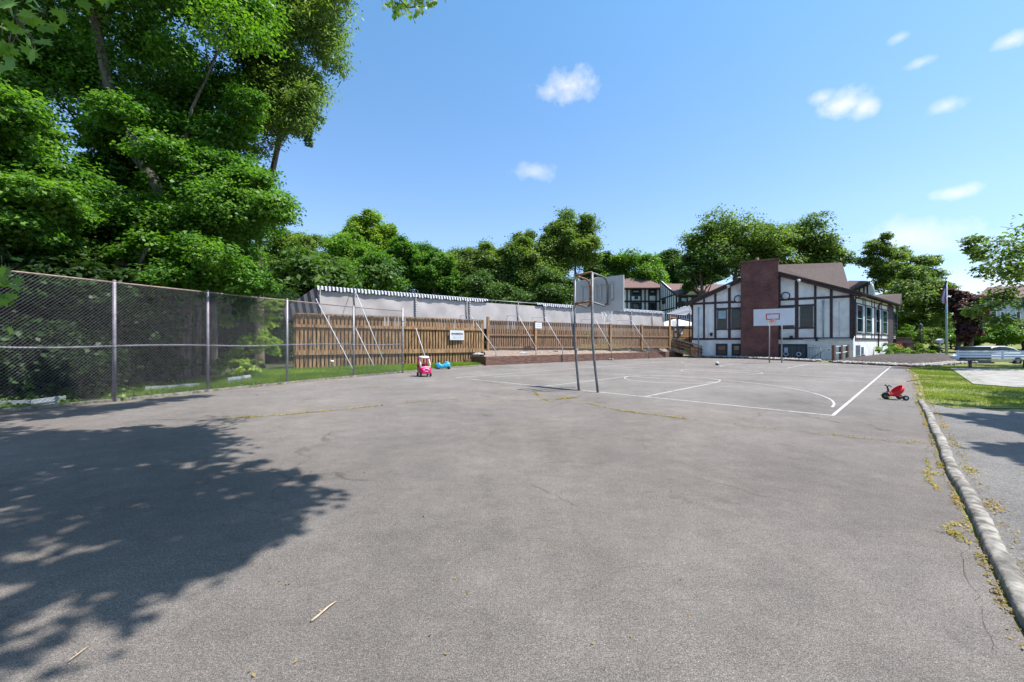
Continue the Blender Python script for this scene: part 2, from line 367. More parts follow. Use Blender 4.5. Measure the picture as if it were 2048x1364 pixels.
L_ = dict(
 maple=leafmat('maple leaves', (.036,.11,.02), (.14,.275,.036), .42, .48, .3),
 ash=leafmat('ash leaves', (.10,.16,.05), (.17,.25,.07), .45, .45, .35),
 oak=leafmat('oak leaves', (.075,.13,.028), (.16,.235,.048), .42, .5, .35),
 bright=leafmat('bright green leaves', (.075,.17,.02), (.165,.29,.038), .45, .45, .35),
 olive=leafmat('olive leaves', (.08,.14,.032), (.17,.25,.055), .42, .5, .35),
 dark=leafmat('dark green leaves', (.045,.10,.022), (.10,.175,.036), .3, .5, .3),
 shade=leafmat('shade darkened undergrowth leaves', (.012,.032,.009), (.032,.07,.016), .3, .5, .25),  # darker leaf copy: canopy shade put into the undergrowth colour
 plum=leafmat('purple leaves', (.07,.03,.04), (.15,.075,.085), .3, .5, .3),
 lime=leafmat('lime leaves', (.12,.22,.02), (.22,.32,.04), .4, .5, .3),
 grass=leafmat('grass blades', (.11,.17,.022), (.24,.29,.05), .35, .6, .25, c3=(.36,.32,.13)),
 drygrass=leafmat('dry grass and debris', (.20,.15,.05), (.34,.24,.11), .2, .7, .2, c3=(.42,.22,.08)),
 weed=leafmat('yellow green weeds', (.28,.23,.05), (.44,.34,.10), .3, .6, .2, c3=(.5,.36,.14)),
)
# ---------------------------------------------------------------- ground
O_ = Vector((-2.35, 17.2, 0)); U_ = Vector((.705, .709, 0)); V_ = Vector((.709, -.705, 0))
def cc(u, v, z=0): return O_+U_*u+V_*v+Vector((0,0,z))
def sstep(a, b, x): t = min(1, max(0, (x-a)/(b-a))); return t*t*(3-2*t)
def terrain(x, y):
    h = 1.5*sstep(40, 66, y)*sstep(26, 44, x) + 2.2*sstep(60, 90, y)
    h -= .55*sstep(28.5, 30.5, y)*(1-sstep(37, 40, y))*sstep(32.5, 34.5, x)
    return h-.012
def grid(name, xs, ys, fz, m, keep=lambda x, y: True):
    b = MB(); nx = len(xs)
    b.v = [(x, y, fz(x, y)) for y in ys for x in xs]
    for j in range(len(ys)-1):
        for i in range(nx-1):
            if keep((xs[i]+xs[i+1])/2, (ys[j]+ys[j+1])/2): b.f.append([j*nx+i, j*nx+i+1, (j+1)*nx+i+1, (j+1)*nx+i]); b.sm.append(True); b.mi.append(0)
    return b.build(name, m)
xs = [-900,-500,-250,-120,-60]+[x*1.5 for x in range(-30, 61)]+[100,130,180,300,500,900]
ys = [-60,-30,-15]+[y*1.5 for y in range(-6, 66)]+[105,120,150,200,300,500,900]
tag(grid('ground', xs, ys, terrain, M['lawn']), None, kind='structure')
def sheet(name, pts, z, m, kind='structure', label=None):
    b = MB(); b.poly([(p[0], p[1], z) for p in pts]); o = b.build(name, m); o['kind'] = kind
    if label: o['label'] = label
    return o
# berm / fence line on the left (edge of the court asphalt)
EDGE = [(-13.5,1.0),(-12.6,4.0),(-11.55,7.0),(-10.9,8.6),(-9.95,10.35),(-9.1,12.35),(-8.05,14.75),(-6.75,17.5),(-5.35,20.0),(-4.6,21.5),(-3.4,23.7),(-1.75,26.1)]
KERB = [(-.2,-1.6),(1.0,0.2),(2.70,2.2),(3.19,2.74),(3.66,3.26),(4.32,3.98),(5.0,4.74),(6.86,6.72),(9.42,9.46),(10.25,10.4)]
LAWNE = [(10.25,10.4),(11.6,11.75),(13.4,13.6),(15.7,16.1),(18.4,18.8),(21.0,21.9),(23.9,24.3)]
sheet('court_asphalt', [(-13.5,-8)]+EDGE+[(17.8,42.3),(20.9,37.3),(22.75,30.6),(24.0,24.5)]+LAWNE[::-1][1:]+KERB[::-1]+[(-.2,-8)], 0.0, M['asph'])
sheet('driveway', [(-.2,-8),(-.2,-1.6)]+[(x+.1,y-.05) for x, y in KERB[1:]]+[(10.6,9.0),(12.5,8.85),(16,8.8),(30,8.6),(30,-8)], -.004, M['asph2'])
sheet('forest_floor', [(-80,-8)]+[(-13.5,-8)]+[(x,y) for x, y in EDGE[:6]]+[(-12.2,17),(-12.5,22),(-12.6,60),(-80,60)], -.003, M['soil'])
sheet('pool_deck', [(-11,23.2),(-1.4,30.4),(15,41),(15,60),(-12,60)], .004, M['deck'])
# patio slab by the bench
b = MB(); b.prism([(24.7,23.1,-.02),(29.5,21.7,-.02),(33,20.8,-.02),(30,8.9,-.02),(20.5,12.1,-.02),(16.4,13.4,-.02),(16.2,14.4,-.02)], (0,0,.06))
tag(b.build('patio', M['conc']), None, kind='structure')
# raised dirt behind the timber wall
TW = [(-1.66,26.2),(-.2,27.45),(4.2,31.15),(8.6,34.8),(13.2,38.7),(17.6,42.4)]
FENCE2 = [(-1.75,29.2),(4.6,33.2),(10.3,36.8),(15.3,40.0)]
b = MB(); n = 36
for i in range(n):
    t = i/(n-1); a = Vector((TW[0][0]+(TW[-1][0]-TW[0][0])*t, TW[0][1]+(TW[-1][1]-TW[0][1])*t, .54))
    c = Vector((FENCE2[0][0]+(FENCE2[-1][0]-FENCE2[0][0])*t, FENCE2[0][1]+(FENCE2[-1][1]-FENCE2[0][1])*t, 1.02-.14*t))
    c += Vector((-.3,.6,0))
    for k in range(7):
        p = a.lerp(c, k/6); b.v.append((p.x, p.y, p.z+(random.uniform(-.04,.05) if 0 < k < 6 else 0)))
for i in range(n-1):
    for k in range(6): b.f.append([i*7+k, (i+1)*7+k, (i+1)*7+k+1, i*7+k+1]); b.sm.append(True); b.mi.append(0)
tag(b.build('soil_bank', M['dirt']), None, kind='structure')
# mulch bed by the building
def mz(x, y): return .03+.34*sstep(0, 4.5, (x-23.3)*.6+(y-24.5)*.55-.4)*(1 if y < 60 else 0)
mp = [(23.3,29.6),(23.6,27),(24.1,24.9),(25.6,25.4),(28,26.9),(31.5,29.2),(37,34),(44,41),(43,46),(29.2,34.2),(28.2,33.4)]
b = MB(); cpt = Vector((31,33,0)); ring = 5
for r in range(ring+1):
    for x, y in mp:
        q = Vector((x, y, 0)).lerp(cpt, r/ring*.92); q.z = mz(q.x, q.y)*(1 if r else .3)+.01; b.v.append(q[:])
k = len(mp)
for r in range(ring):
    for i in range(k): b.f.append([r*k+i, r*k+(i+1) % k, (r+1)*k+(i+1) % k, (r+1)*k+i]); b.sm.append(True); b.mi.append(0)
b.f.append([ring*k+i for i in range(k)]); b.sm.append(True); b.mi.append(0)
tag(b.build('mulch_bed', M['mulch']), None, kind='structure')
b = MB(); b.poly([(18.6,41.2,.03),(21.3,37.9,.03),(23.2,31.6,.03),(27.2,34.4,.03),(18.2,41.4,.03)])
tag(b.build('mulch_strip', M['mulch']), None, kind='structure')

# painted court lines, 5 cm wide, 4 mm above the asphalt
LB = MB()
def line(pts, w=.066, z=.004):
    w *= .9; pts = [Vector(p) for p in pts]
    for i in range(len(pts)-1):
        p, q = pts[i], pts[i+1]; d = (q-p).normalized(); nn = Vector((-d.y, d.x, 0))*w/2
        LB.poly([(p-nn-d*.01).to_3d()+Vector((0,0,z)), (q-nn+d*.01)+Vector((0,0,z)), (q+nn+d*.01)+Vector((0,0,z)), (p+nn-d*.01)+Vector((0,0,z))]); 
W_, LN = 12.54, 23.3; VC = W_/2+.35
def arc(uc, vc, r, a0, a1, n=40, z=.004): line([cc(uc+r*cos(radians(a0+(a1-a0)*i/n)), vc+r*sin(radians(a0+(a1-a0)*i/n))) for i in range(n+1)], .055, z)
line([cc(0,0), cc(0,W_)]); line([cc(0,W_,.0005), cc(LN,W_,.0005)]); line([cc(0,0,.0005), cc(LN,0,.0005)]); line([cc(LN,0), cc(LN,W_)]); line([cc(LN/2,0,.001), cc(LN/2,W_,.001)])
arc(LN/2, VC, 1.83, 0, 360, z=.006)
for e in (0, 1):
    f = (lambda u: u) if not e else (lambda u: LN-u)
    line([cc(f(0),VC-1.83,.001), cc(f(5.8),VC-1.83,.001)]); line([cc(f(0),VC+1.83,.001), cc(f(5.8),VC+1.83,.001)])
    line([cc(f(5.8),VC-1.86), cc(f(5.8),VC+1.86)])
    arc(f(5.8), VC, 1.8, 0, 360, z=.0065)
    arc(f(1.3), VC, 5.75, -90 if not e else 90, 90 if not e else 270, z=.0075)
tag(LB.build('court_lines', M['paint']), None, kind='structure')

# cracks in the asphalt with weeds
def jag(pts, step=.12, amp=.035, seed=3):
    rr = random.Random(seed); out = []
    for i in range(len(pts)-1):
        p, q = Vector(pts[i]), Vector(pts[i+1]); n = max(2, int((q-p).length/step))
        for k in range(n):
            t = k/n; out.append(p.lerp(q, t)+Vector((rr.uniform(-amp,amp), rr.uniform(-amp,amp), 0)))
    out.append(Vector(pts[-1])); return out
def g(px, py): return gp(px, py)
CR = [[g(443,838),g(560,831),g(700,818),g(800,808),g(895,798)], [g(895,798),g(960,803),g(1040,801),g(1110,799)],
 [g(1068,783),g(1078,795),g(1098,803),g(1180,808),g(1240,822),g(1370,838)], [g(1110,800),g(1130,798),g(1150,796),g(1160,792)], [g(1370,838),g(1500,853),g(1640,868),g(1842,890)],
 [g(880,753),g(920,757),g(1000,768),g(1070,780)], [g(1100,803),g(900,797)], [g(1852,920),g(1860,938),g(1855,955),g(1875,982)], [g(1925,1047),g(1888,1052),g(1905,1070),g(1940,1090)],
 [g(1855,890),g(1850,915)], [g(1940,1092),g(1925,1110),g(1930,1140),g(1950,1180),g(1965,1230),g(1985,1300)]]
cb = MB(); W = []
def crackribbon(P, w):
    for i in range(len(P)-1):
        d = (P[i+1]-P[i]).normalized(); nn = Vector((-d.y,d.x,0))*w*random.uniform(.3,1)
        cb.poly([P[i]-nn+Vector((0,0,.004)), P[i+1]-nn+Vector((0,0,.004)), P[i+1]+nn+Vector((0,0,.004)), P[i]+nn+Vector((0,0,.004))])
for i, c in enumerate(CR):
    P = jag(c, .07, .022 if i < 7 else .012, i+2); crackribbon(P, .005 if i < 7 else .0013)
    dens = [150,30,150,260,50,40,12,60,110,10,4][i]
    for a in range(len(P)-1):
        gap = math.sin(a*.37+i*2.1)+math.sin(a*.083+i)
        for _ in range(int(dens*(P[a+1]-P[a]).length*max(.12, .8+gap*.6))):
            q = P[a].lerp(P[a+1], random.random()); W.append((q.x+random.gauss(0,.014), q.y+random.gauss(0,.014), random.uniform(.006,.028)))
# tufts off the cracks
for (px, py, s, n) in [(1140,796,.09,60),(1075,790,.05,40),(745,776,.16,60),(778,779,.1,20),(1908,1068,.03,30),(1862,948,.05,30),(1830,885,.06,20)]:
    c = g(px, py)
    for _ in range(n): W.append((c.x+random.gauss(0,s), c.y+random.gauss(0,s), random.uniform(.006,.03)))
for i in range(24):      # fine hairline cracks
    x = random.uniform(-3, 8); y = random.uniform(3.5, 16)
    if x > y*.95: continue
    a = random.uniform(0, pi); 
    crackribbon(jag([Vector((x,y,0)), Vector((x+cos(a)*.7,y+sin(a)*.7,0)), Vector((x+cos(a+.4)*1.4,y+sin(a+.4)*1.4,0))], .08, .03, i+60), .0022)
tag(cb.build('pavement_cracks', M['crack']), None, kind='structure')
W = np.array(W); n = len(W)
N = nrm(R_.normal(size=(n,3))*.6+np.array([0,-.2,.8]))
tag(quads_mesh('crack_weeds', leaf_quads(W, N, .035, .014), L_['weed']), 'yellow green weeds growing in the long cracks of the asphalt', kind='stuff')
# debris and weeds along the berm kerb
def along(P, t):
    L = [0]
    for i in range(len(P)-1): L.append(L[-1]+(Vector(P[i+1])-Vector(P[i])).length)
    t *= L[-1]
    for i in range(len(P)-1):
        if t <= L[i+1]: return Vector(P[i]).lerp(Vector(P[i+1]), (t-L[i])/(L[i+1]-L[i]))
    return Vector(P[-1])
Wd, Wg = [], []
for _ in range(9000):
    t = random.random()**1.2*.98+.01
    if random.random() > .12+.55*max(0,sin(t*61)+.6*sin(t*143+1))**1.5: continue
    p = along(KERB, t); s = random.random()
    off = random.gauss(.005, .018) if s < .5 else random.gauss(.215, .035)
    off = off-.02 if s < .5 else off
    q = p+Vector((.73,-.69))*off
    (Wg if random.random() < .35+.3*sin(t*37) else Wd).append((q.x, q.y, random.uniform(.004,.02)))
for _ in range(2500):
    p = along(LAWNE, random.random()); q = p+Vector((.71,-.7))*random.gauss(.05,.1); Wd.append((q.x,q.y,random.uniform(.01,.04)))
for _ in range(3000):
    p = along(EDGE, random.uniform(.25, .99)); q = p+Vector((.8,-.5))*abs(random.gauss(0,.1)); Wd.append((q.x,q.y,random.uniform(.004,.02)))
for _ in range(260):
    y = random.uniform(1.6,14); Wd.append((random.uniform(-.9,.62)*y, y, .006))
for nm, A, mt, lb in (('leaf_litter', Wd, L_['drygrass'], 'ochre leaf litter lying along both sides of the kerb'), ('kerb_weeds', Wg, L_['weed'], 'yellow green weeds along the foot of the kerb')):
    A = np.array(A); n = len(A); N = nrm(R_.normal(size=(n,3))*.5+np.array([0,-.1,.9]))
    tag(quads_mesh(nm, leaf_quads(A, N, .026, .014), mt), lb, kind='stuff')

# rounded asphalt berm kerb between court and driveway
b = MB(); pts = []
for i in range(141):
    p = along(KERB, i/140); pts.append(Vector((p.x, p.y, 0)))
prof = [(0.02,-.01),(.026,.036),(.042,.054),(.08,.059),(.112,.054),(.132,.034),(.142,-.01)]
for i, p in enumerate(pts):
    d = (pts[min(i+1,140)]-pts[max(i-1,0)]).normalized(); r = Vector((d.y,-d.x,0)); wob = .004*sin(i*.7)+.008*sin(i*.23)
    for a, h in prof: b.v.append((p+r*(a+wob)+Vector((0,0,h*(1+.04*sin(i*.5)-(.35 if i % 17 == 5 else 0))+(random.uniform(-.003,.003) if 0<h else 0))))[:])
for i in range(140):
    for j in range(6): b.f.append([i*7+j, i*7+j+1, (i+1)*7+j+1, (i+1)*7+j]); b.sm.append(True); b.mi.append(0)
tag(b.build('kerb', M['kerb']), None, kind='structure')
# crumbling kerb pieces beside the lawn
for i, (t, l) in enumerate(((.08,.9),(.3,.7),(.52,1.2),(.78,1.6),(.93,1.2))):
    b = MB(); n = 7
    for j in range(n):
        p = along(LAWNE, t+l/20*j/n); s = sin(pi*(j+.4)/n)
        for a, h in prof: b.v.append((p.x+.71*a*.8+random.uniform(-.01,.01), p.y-.7*a*.8+random.uniform(-.01,.01), max(-.01, h*.75*s)))
    for j in range(n-1):
        for k in range(6): b.f.append([j*7+k, j*7+k+1, (j+1)*7+k+1, (j+1)*7+k]); b.sm.append(True); b.mi.append(0)
    o = b.build('kerb_piece', M['kerb']); tag(o, None, kind='structure')
# low edging along the fence
b = MB(); 
for i in range(2, len(EDGE)-1):
    p, q = EDGE[i], EDGE[i+1]
    b.beam((p[0]-.09,p[1]+.05,.02), (q[0]-.09,q[1]+.05,.02), .13, .09)
tag(b.build('fence_edging', M['kerb']), None, kind='structure')

# grass blades (strip by the fence, near lawn)
def inpoly(x, y, P):
    c = False; j = len(P)-1
    for i in range(len(P)):
        if (P[i][1] > y) != (P[j][1] > y) and x < (P[j][0]-P[i][0])*(y-P[i][1])/(P[j][1]-P[i][1])+P[i][0]: c = not c
        j = i
    return c
def blades(name, poly, n, h, w, m, label, z0=0, dens=None):
    x0, x1 = min(p[0] for p in poly), max(p[0] for p in poly); y0, y1 = min(p[1] for p in poly), max(p[1] for p in poly)
    P = []
    while len(P) < n:
        x, y = random.uniform(x0,x1), random.uniform(y0,y1)
        if inpoly(x, y, poly) and (dens is None or random.random() < dens(x, y)): P.append((x, y, z0))
    P = np.array(P); a = R_.uniform(0, 2*pi, n); d = np.stack([np.cos(a), np.sin(a), 0*a], 1)
    hh = (h*R_.uniform(.4, 1.3, n))[:,None]; ln = np.stack([R_.normal(size=n)*.45, R_.normal(size=n)*.45, np.ones(n)], 1)
    V = np.stack([P-d*w/2, P+d*w/2, P+ln*hh], 1)
    return tag(quads_mesh(name, V, m, k=3), label, kind='stuff')
strip = [(-10.05,10.45),(-9.2,12.45),(-8.15,14.85),(-6.85,17.6),(-5.45,20.1),(-3.5,23.8),(-1.9,26.2),(-2.0,28.4),(-4.2,26.6),(-6.6,24.8),(-11.4,21.5),(-12.5,20),(-11.5,14)]
blades('grass', strip, 90000, .2, .02, L_['lime'], 'sunlit green grass behind the chain link fence', dens=lambda x, y: .25+.75*sstep(-10.5,-8.5,x))
lawnp = [(9.9,9.35),(10.5,10.4),(13.6,13.6),(18.6,18.8),(21.2,21.9),(24.1,24.3),(26.5,25),(30,24.5),(30,21.8),(25.0,22.9),(16.5,14.2),(16.6,13.5),(20.6,12.2),(26,9.9),(26,9.0),(16,9.1)]
blades('lawn_grass', lawnp, 60000, .05, .014, L_['grass'], 'short patchy lawn between the court and the patio', z0=.004, dens=lambda x, y: .6+.4*sin(x*1.3+y))
b = MB()
b.poly([(p[0],p[1],.006) for p in [(10.0,9.3),(10.4,10.4),(13.5,13.6),(18.5,18.8),(21.1,21.9),(24.0,24.3),(25.6,25.2),(28,26.7),(31.5,29),(34,28.3),(34,20.5),(33,20.8),(24.7,23.1),(16.2,14.4),(16.4,13.4),(20.5,12.1),(30,8.9),(16,8.95)]])
tag(b.build('lawn', M['lawn']), None, kind='structure')

# white river rocks: borders of the beds
RK = MB(); rr = random.Random(5)
import itertools
def rocks(P, n, w, z0, s0=.05, s1=.12):
    for _ in range(n):
        p = along(P, rr.random()); q = Vector((p.x+rr.gauss(0,w), p.y+rr.gauss(0,w), 0)); s = rr.uniform(s0, s1)
        RK.ball((q.x, q.y, z0+s*.35), (s, s*rr.uniform(.6,1), s*rr.uniform(.45,.7)), 6, 4, jit=.12)
rocks([(18.6,41.2),(21.4,37.6),(23.1,31.2)], 900, .26, .06, .07, .16)
rocks([(23.6,29.6),(23.9,27),(24.4,25.0),(26,25.6),(29,27.5),(32,29.4)], 1300, .30, .05, .06, .15)
tag(RK.build('river_rocks', M['rock']), 'border of white river rocks around the dark mulch bed', kind='stuff')
# log edging of the beds
for i, (p, q, lb) in enumerate((((20.95,37.15,.06),(22.7,30.9,.06),'long dark landscape timber edging the rocks below the brick chimney'), ((23.2,29.5,.06),(23.95,24.7,.06),'dark landscape timber edging the rocks in front of the mulch bed'))):
    b = MB(); b.tube([p, q], .075, 8); tag(b.build('landscape_timber', M['timber']), lb, 'timber')
# ---------------------------------------------------------------- chain link fence on the left
POSTS = [(-12.35,4.1),(-11.35,6.2),(-10.75,8.3),(-10.02,10.33),(-9.2,12.4),(-8.12,14.8),(-6.8,17.6),(-5.28,19.8)]
PH = 3.0
fc = thing('chain_link_fence', 'tall chain link fence with grey posts along the left edge of the court', 'fence', (POSTS[3][0],POSTS[3][1],0))
for i, (x, y) in enumerate(POSTS):
    b = MB(); b.tube([(x,y,-.05),(x,y,PH+(.16 if i == 7 else .02))], .04 if i else .04, 10); b.ball((x,y,PH+(.17 if i == 7 else .04)), (.045,.045,.03), 8, 4)
    for z in ((.5,1.0,1.5,2.0,2.5) if i in (0,7) else (1.38,)): b.tube([(x,y,z-.015),(x,y,z+.015)], .048, 10)
    b.build('post', M['rustpost'] if i < 5 else M['galv'], fc)
for nm, z, sag in (('top_rail', PH, .0), ('mid_rail', 1.40, .03)):
    b = MB()
    for i in range(7):
        p, q = Vector((*POSTS[i],z)), Vector((*POSTS[i+1],z)); 
        b.tube([p.lerp(q,t)-Vector((0,0,sag*4*t*(1-t)*(-.5 if i % 2 else 1))) for t in (0,.25,.5,.75,1)], .022, 8)
    b.build(nm, M['toprail'] if nm == 'top_rail' else M['rustpost'], fc)
b = MB(); step = .076
for i in range(7):
    p, q = Vector((*POSTS[i],0)), Vector((*POSTS[i+1],0)); L = (q-p).length; d = (q-p)/L; nn = Vector((d.y,-d.x,0))*.03
    for sgn in (1, -1):
        k = -PH
        while k < L:
            a0 = max(0, k); a1 = min(L, k+PH-.04)
            if a1 > a0:
                z0, z1 = (a0-k)+.03, (a1-k)+.03
                if sgn < 0: z0, z1 = PH-.01-(a0-k), PH-.01-(a1-k)
                P0 = p+d*a0+Vector((0,0,z0))+nn+nn*.1*sgn; P1 = p+d*a1+Vector((0,0,z1))+nn+nn*.1*sgn
                nseg = 4; pp = [P0.lerp(P1, t/nseg)+nn*.35*sin(t*1.3+i*2+a0) for t in range(nseg+1)]
                b.tube(pp, .0031 if sgn > 0 else .0017, 3, cap=False)
            k += step
b.build('wire_mesh', M['wire'], fc)

# ---------------------------------------------------------------- wooden fence (lower run + run above the timber wall)
def wall_pt(P, s): return along([(a[0], a[1]) for a in P], s)
F1 = [(-11.5,21.75),(-6.6,25.0),(-2.0,28.6)]
def fence_run(th, P, z_lo, z_hi, rails, m, bw=.13, pitch=.2, name='board_panel', nsec=3):
    L = sum((Vector(P[i+1])-Vector(P[i])).length for i in range(len(P)-1)); rr = random.Random(len(P)*7)
    for s in range(nsec):
        b = MB(); n = int(L/nsec/pitch)
        for k in range(n):
            t = (s+(k+.5)/n)/nsec; p = wall_pt(P, t); q = wall_pt(P, min(1, t+.002)); q0 = wall_pt(P, max(0, t-.002)); a = atan2(q.y-q0.y, q.x-q0.x)
            for (z0, z1) in z_lo(t):
                if rr.random() < .8: b.box((p.x-sin(a)*.10+cos(a)*pitch/2, p.y+cos(a)*.10+sin(a)*pitch/2, (z0+z1)/2), (bw, .02, z1-z0), a)
                b.box((p.x, p.y, (z0+z1)/2+rr.uniform(-.01,.01)), (bw*rr.uniform(.9,1.08), .022, z1-z0), a+rr.uniform(-.02,.02))
        b.build(name, m, th)
    for zf, h, off in rails:
        b = MB()
        for s in range(12):
            t0, t1 = s/12, (s+1)/12; p, q = wall_pt(P, t0), wall_pt(P, t1); d = (q-p).normalized(); nn = Vector((d.y,-d.x))*off
            b.beam((p.x+nn.x,p.y+nn.y,zf(t0)), (q.x+nn.x,q.y+nn.y,zf(t1)), .05 if h > .07 else .14, h)
        b.build('rail', m, th)
t1 = thing('wooden_fence', 'brown wooden slat fence standing on the grass with the large white sign', 'fence', (-6.6,25,0))
fence_run(t1, F1, lambda t: [(.06,.90),(1.02,2.34),(2.44,3.0-.02)], None, [(lambda t: 3.02,.05,.03),(lambda t: 2.37,.16,.045),(lambda t: .93,.26,.06)], M['wood'])
for t in (0,.17,.34,.5,.67,.84,1):
    p = wall_pt(F1, t); b = MB(); b.box((p.x-.05,p.y+.1,1.5), (.12,.12,3.0), .63); b.build('post', M['wood'], t1)
b = MB()
for s in range(12):
    p, q = wall_pt(F1, s/12), wall_pt(F1, (s+1)/12); d = (q-p).normalized(); b.beam((p.x-d.y*.06,p.y+d.x*.06,.48), (q.x-d.y*.06,q.y+d.x*.06,.48), .02, .84)
b.build('dark_gap_backing', M['timber'], t1)  # dark board added behind the lower slats so their gaps stay dark
p = F1[0]; b = MB(); b.box((p[0]-.62,p[1]+1.2,1.5), (.04,2.6,3.0), .42); b.build('end_panel', M['timber'], t1)
t2 = thing('wooden_fence', 'long brown slat fence standing above the dark timber retaining wall', 'fence', (4.6,33.2,.9))
zb = lambda t: 1.04-.12*t
fence_run(t2, FENCE2, lambda t: [(zb(t),3.0)], None, [(lambda t: 3.02,.06,.03),(lambda t: 2.02-.02*t,.12,.045),(lambda t: zb(t)+.08,.14,.05)], M['woodgrey'], pitch=.19, nsec=5)
for t in (0,.205,.4,.6,.8,1):
    p = wall_pt(FENCE2, t); b = MB(); b.box((p.x+.04,p.y-.04,1.95+(.1 if t == 0 else 0)), (.17,.17,2.3 if t else 2.5), .57); b.build('post', M['wood'], t2)

# signs on the wooden fences
def sign(name, px0, px1, py0, py1, Y0, Y1, label, rows, bar=True):
    p0, p1 = at(px0,py1,Y0), at(px1,py1,Y1); q0 = at(px0,py0,Y0); h = q0.z-p0.z; p1.z = p0.z
    c = (p0+p1)/2; t = thing(name, label, 'sign', (c.x,c.y,p0.z)); d = (p1-p0).normalized(); nn = Vector((d.y,-d.x,0)); W = (p1-p0).length
    b = MB(); b.prism([p0, p1, p1+Vector((0,0,h)), p0+Vector((0,0,h))], -nn*.012); b.build('panel', M['white'], t)
    b = MB(); rr = random.Random(4)
    for (z0, z1, x0, x1, mi) in rows:
        x = x0
        while x < x1:
            w = rr.uniform(.025,.05)
            a0 = p0+d*(W*x)+nn*.004+Vector((0,0,h*z0)); a1 = p0+d*(W*min(x1, x+w))+nn*.004+Vector((0,0,h*z0)); hh = Vector((0,0,h*(z1-z0)))
            b.poly([a0, a1, a1+hh, a0+hh], mi=mi); x += w+rr.choice((.008,.008,.02))
    b.build('lettering', [M['navy'], M['tbeam2'], M['poolblue']], t)
sign('sign', 900,928,660.5,680, 26.8,27.5, 'large white notice sign with dark lettering hanging on the wooden fence',
     [(.56,.72,.10,.92,0),(.40,.48,.14,.9,2),(.25,.33,.14,.92,2),(.12,.18,.18,.85,2),(.80,.84,.2,.8,2)])
sign('sign', 1070.5,1083.5,645,656.5, 30.6,31.0, 'small white notice on the slat fence above the timber wall', [(.6,.7,.15,.85,2),(.3,.4,.2,.8,2)])

# ---------------------------------------------------------------- tall windscreen fence with striped valance
SC = [(-12.2,22.7),(-11.35,23.9),(-7.5,26.8),(-2.6,30.5),(4.2,35.2),(10.2,39.0),(15.7,42.6)]
def sc_h(t): return 4.72-.1*t
SCL = sum((Vector(SC[i+1])-Vector(SC[i])).length for i in range(len(SC)-1))
ts = thing('windscreen_fence', 'tall fence hung with grey windscreen fabric and a striped valance behind the wooden fence', 'fence', (-2.6,30.5,0))
SP = SC[1:]
b = MB(); n = 110
for i in range(n+1):
    p = wall_pt(SP, i/n); t = i/n
    for k in range(7):
        z = 2.5+(sc_h(t)-.22-2.5)*k/6; wv = .016*sin(i*.9+k*1.1)*(1.6 if t < .3 else .5)
        b.v.append((p.x-.55*wv, p.y+.8*wv-.15*(1-k/6), z))
for i in range(n):
    for k in range(6): b.f.append([i*7+k,(i+1)*7+k,(i+1)*7+k+1,i*7+k+1]); b.sm.append(True); b.mi.append(0)
b.build('fabric_screen', M['screen'], ts)
# valance: alternate navy / white scalloped flaps, in two runs with a bare pipe between
b = MB(); L = sum((Vector(SP[i+1])-Vector(SP[i])).length for i in range(len(SP)-1)); w = .105; k = 0; s = 0; vdone = 0
while s < L:
    t = s/L; p, q = wall_pt(SP, t), wall_pt(SP, min(1,(s+w)/L)); h = .21
    if k and t > .45 and not vdone: b.build('valance', [M['whitefab'], M['navy']], ts); b = MB(); vdone = 1
    if .345 < t < .52: h = .03 if t > .36 and t < .50 else .1
    if h > .05:
        o = Vector((.03,-.05)); z = sc_h(t)+.03; dz = .03*sin(k*.9)
        b.add([(p.x+o.x,p.y+o.y,z),(q.x+o.x,q.y+o.y,z),(q.x+o.x*2.2,q.y+o.y*2.2,z-h+dz),((p.x+q.x)/2+o.x*2.2,(p.y+q.y)/2+o.y*2.2,z-h-.045+dz),(p.x+o.x*2.2,p.y+o.y*2.2,z-h+dz),
               (p.x-.12,p.y+.2,z+.07),(q.x-.12,q.y+.2,z+.07)], [(0,4,3,2,1),(0,1,6,5)], mi=k % 2)
    s += w; k += 1
b.build('valance', [M['whitefab'], M['navy']], ts)
b = MB(); k = 0     # the dark striped flap closing the left end
A0, A1, B0, B1 = Vector((-13.0,23.0,3.25)), Vector((-11.35,23.75,4.7)), Vector((-12.9,23.0,2.75)), Vector((-11.0,23.8,2.85))
for k in range(11):
    a, c = k/11, (k+1)/11
    b.poly([A0.lerp(A1,a), A0.lerp(A1,c), B0.lerp(B1,c), B0.lerp(B1,a)], mi=1 if k % 2 == 0 else 0)
b.build('end_flap', [M['darksteel'], M['navy']], ts)
b = MB()
for i in range(len(SP)-1): b.tube([(*SP[i],sc_h(0)-.1*(i)/(len(SP)-1)), (*SP[i+1],sc_h(0)-.1*(i+1)/(len(SP)-1))], .03, 8)
b.build('top_rail', M['galv'], ts)
for px, dark in ((640,0),(711,0),(832,1),(934,0),(939,1),(1035,0),(1089,1),(1143,0),(1262,1),(1303,0),(1336,0)):
    # where the px ray meets the screen line
    best = min(range(400), key=lambda i: abs((lambda p: p.x/p.y)(wall_pt(SP, i/399))-(px-CX)/F)); p = wall_pt(SP, best/399)
    b = MB(); x, y = p.x+.04, p.y-.12; b.tube([(x,y,.3),(x,y,4.66)], .035, 8)
    if dark:
        for j in range(11): b.tube([(x,y,2.95+j*.15),(x,y,3.02+j*.15)], .052, 8)
    b.build('post', M['darksteel'] if not dark else M['galv'], ts)
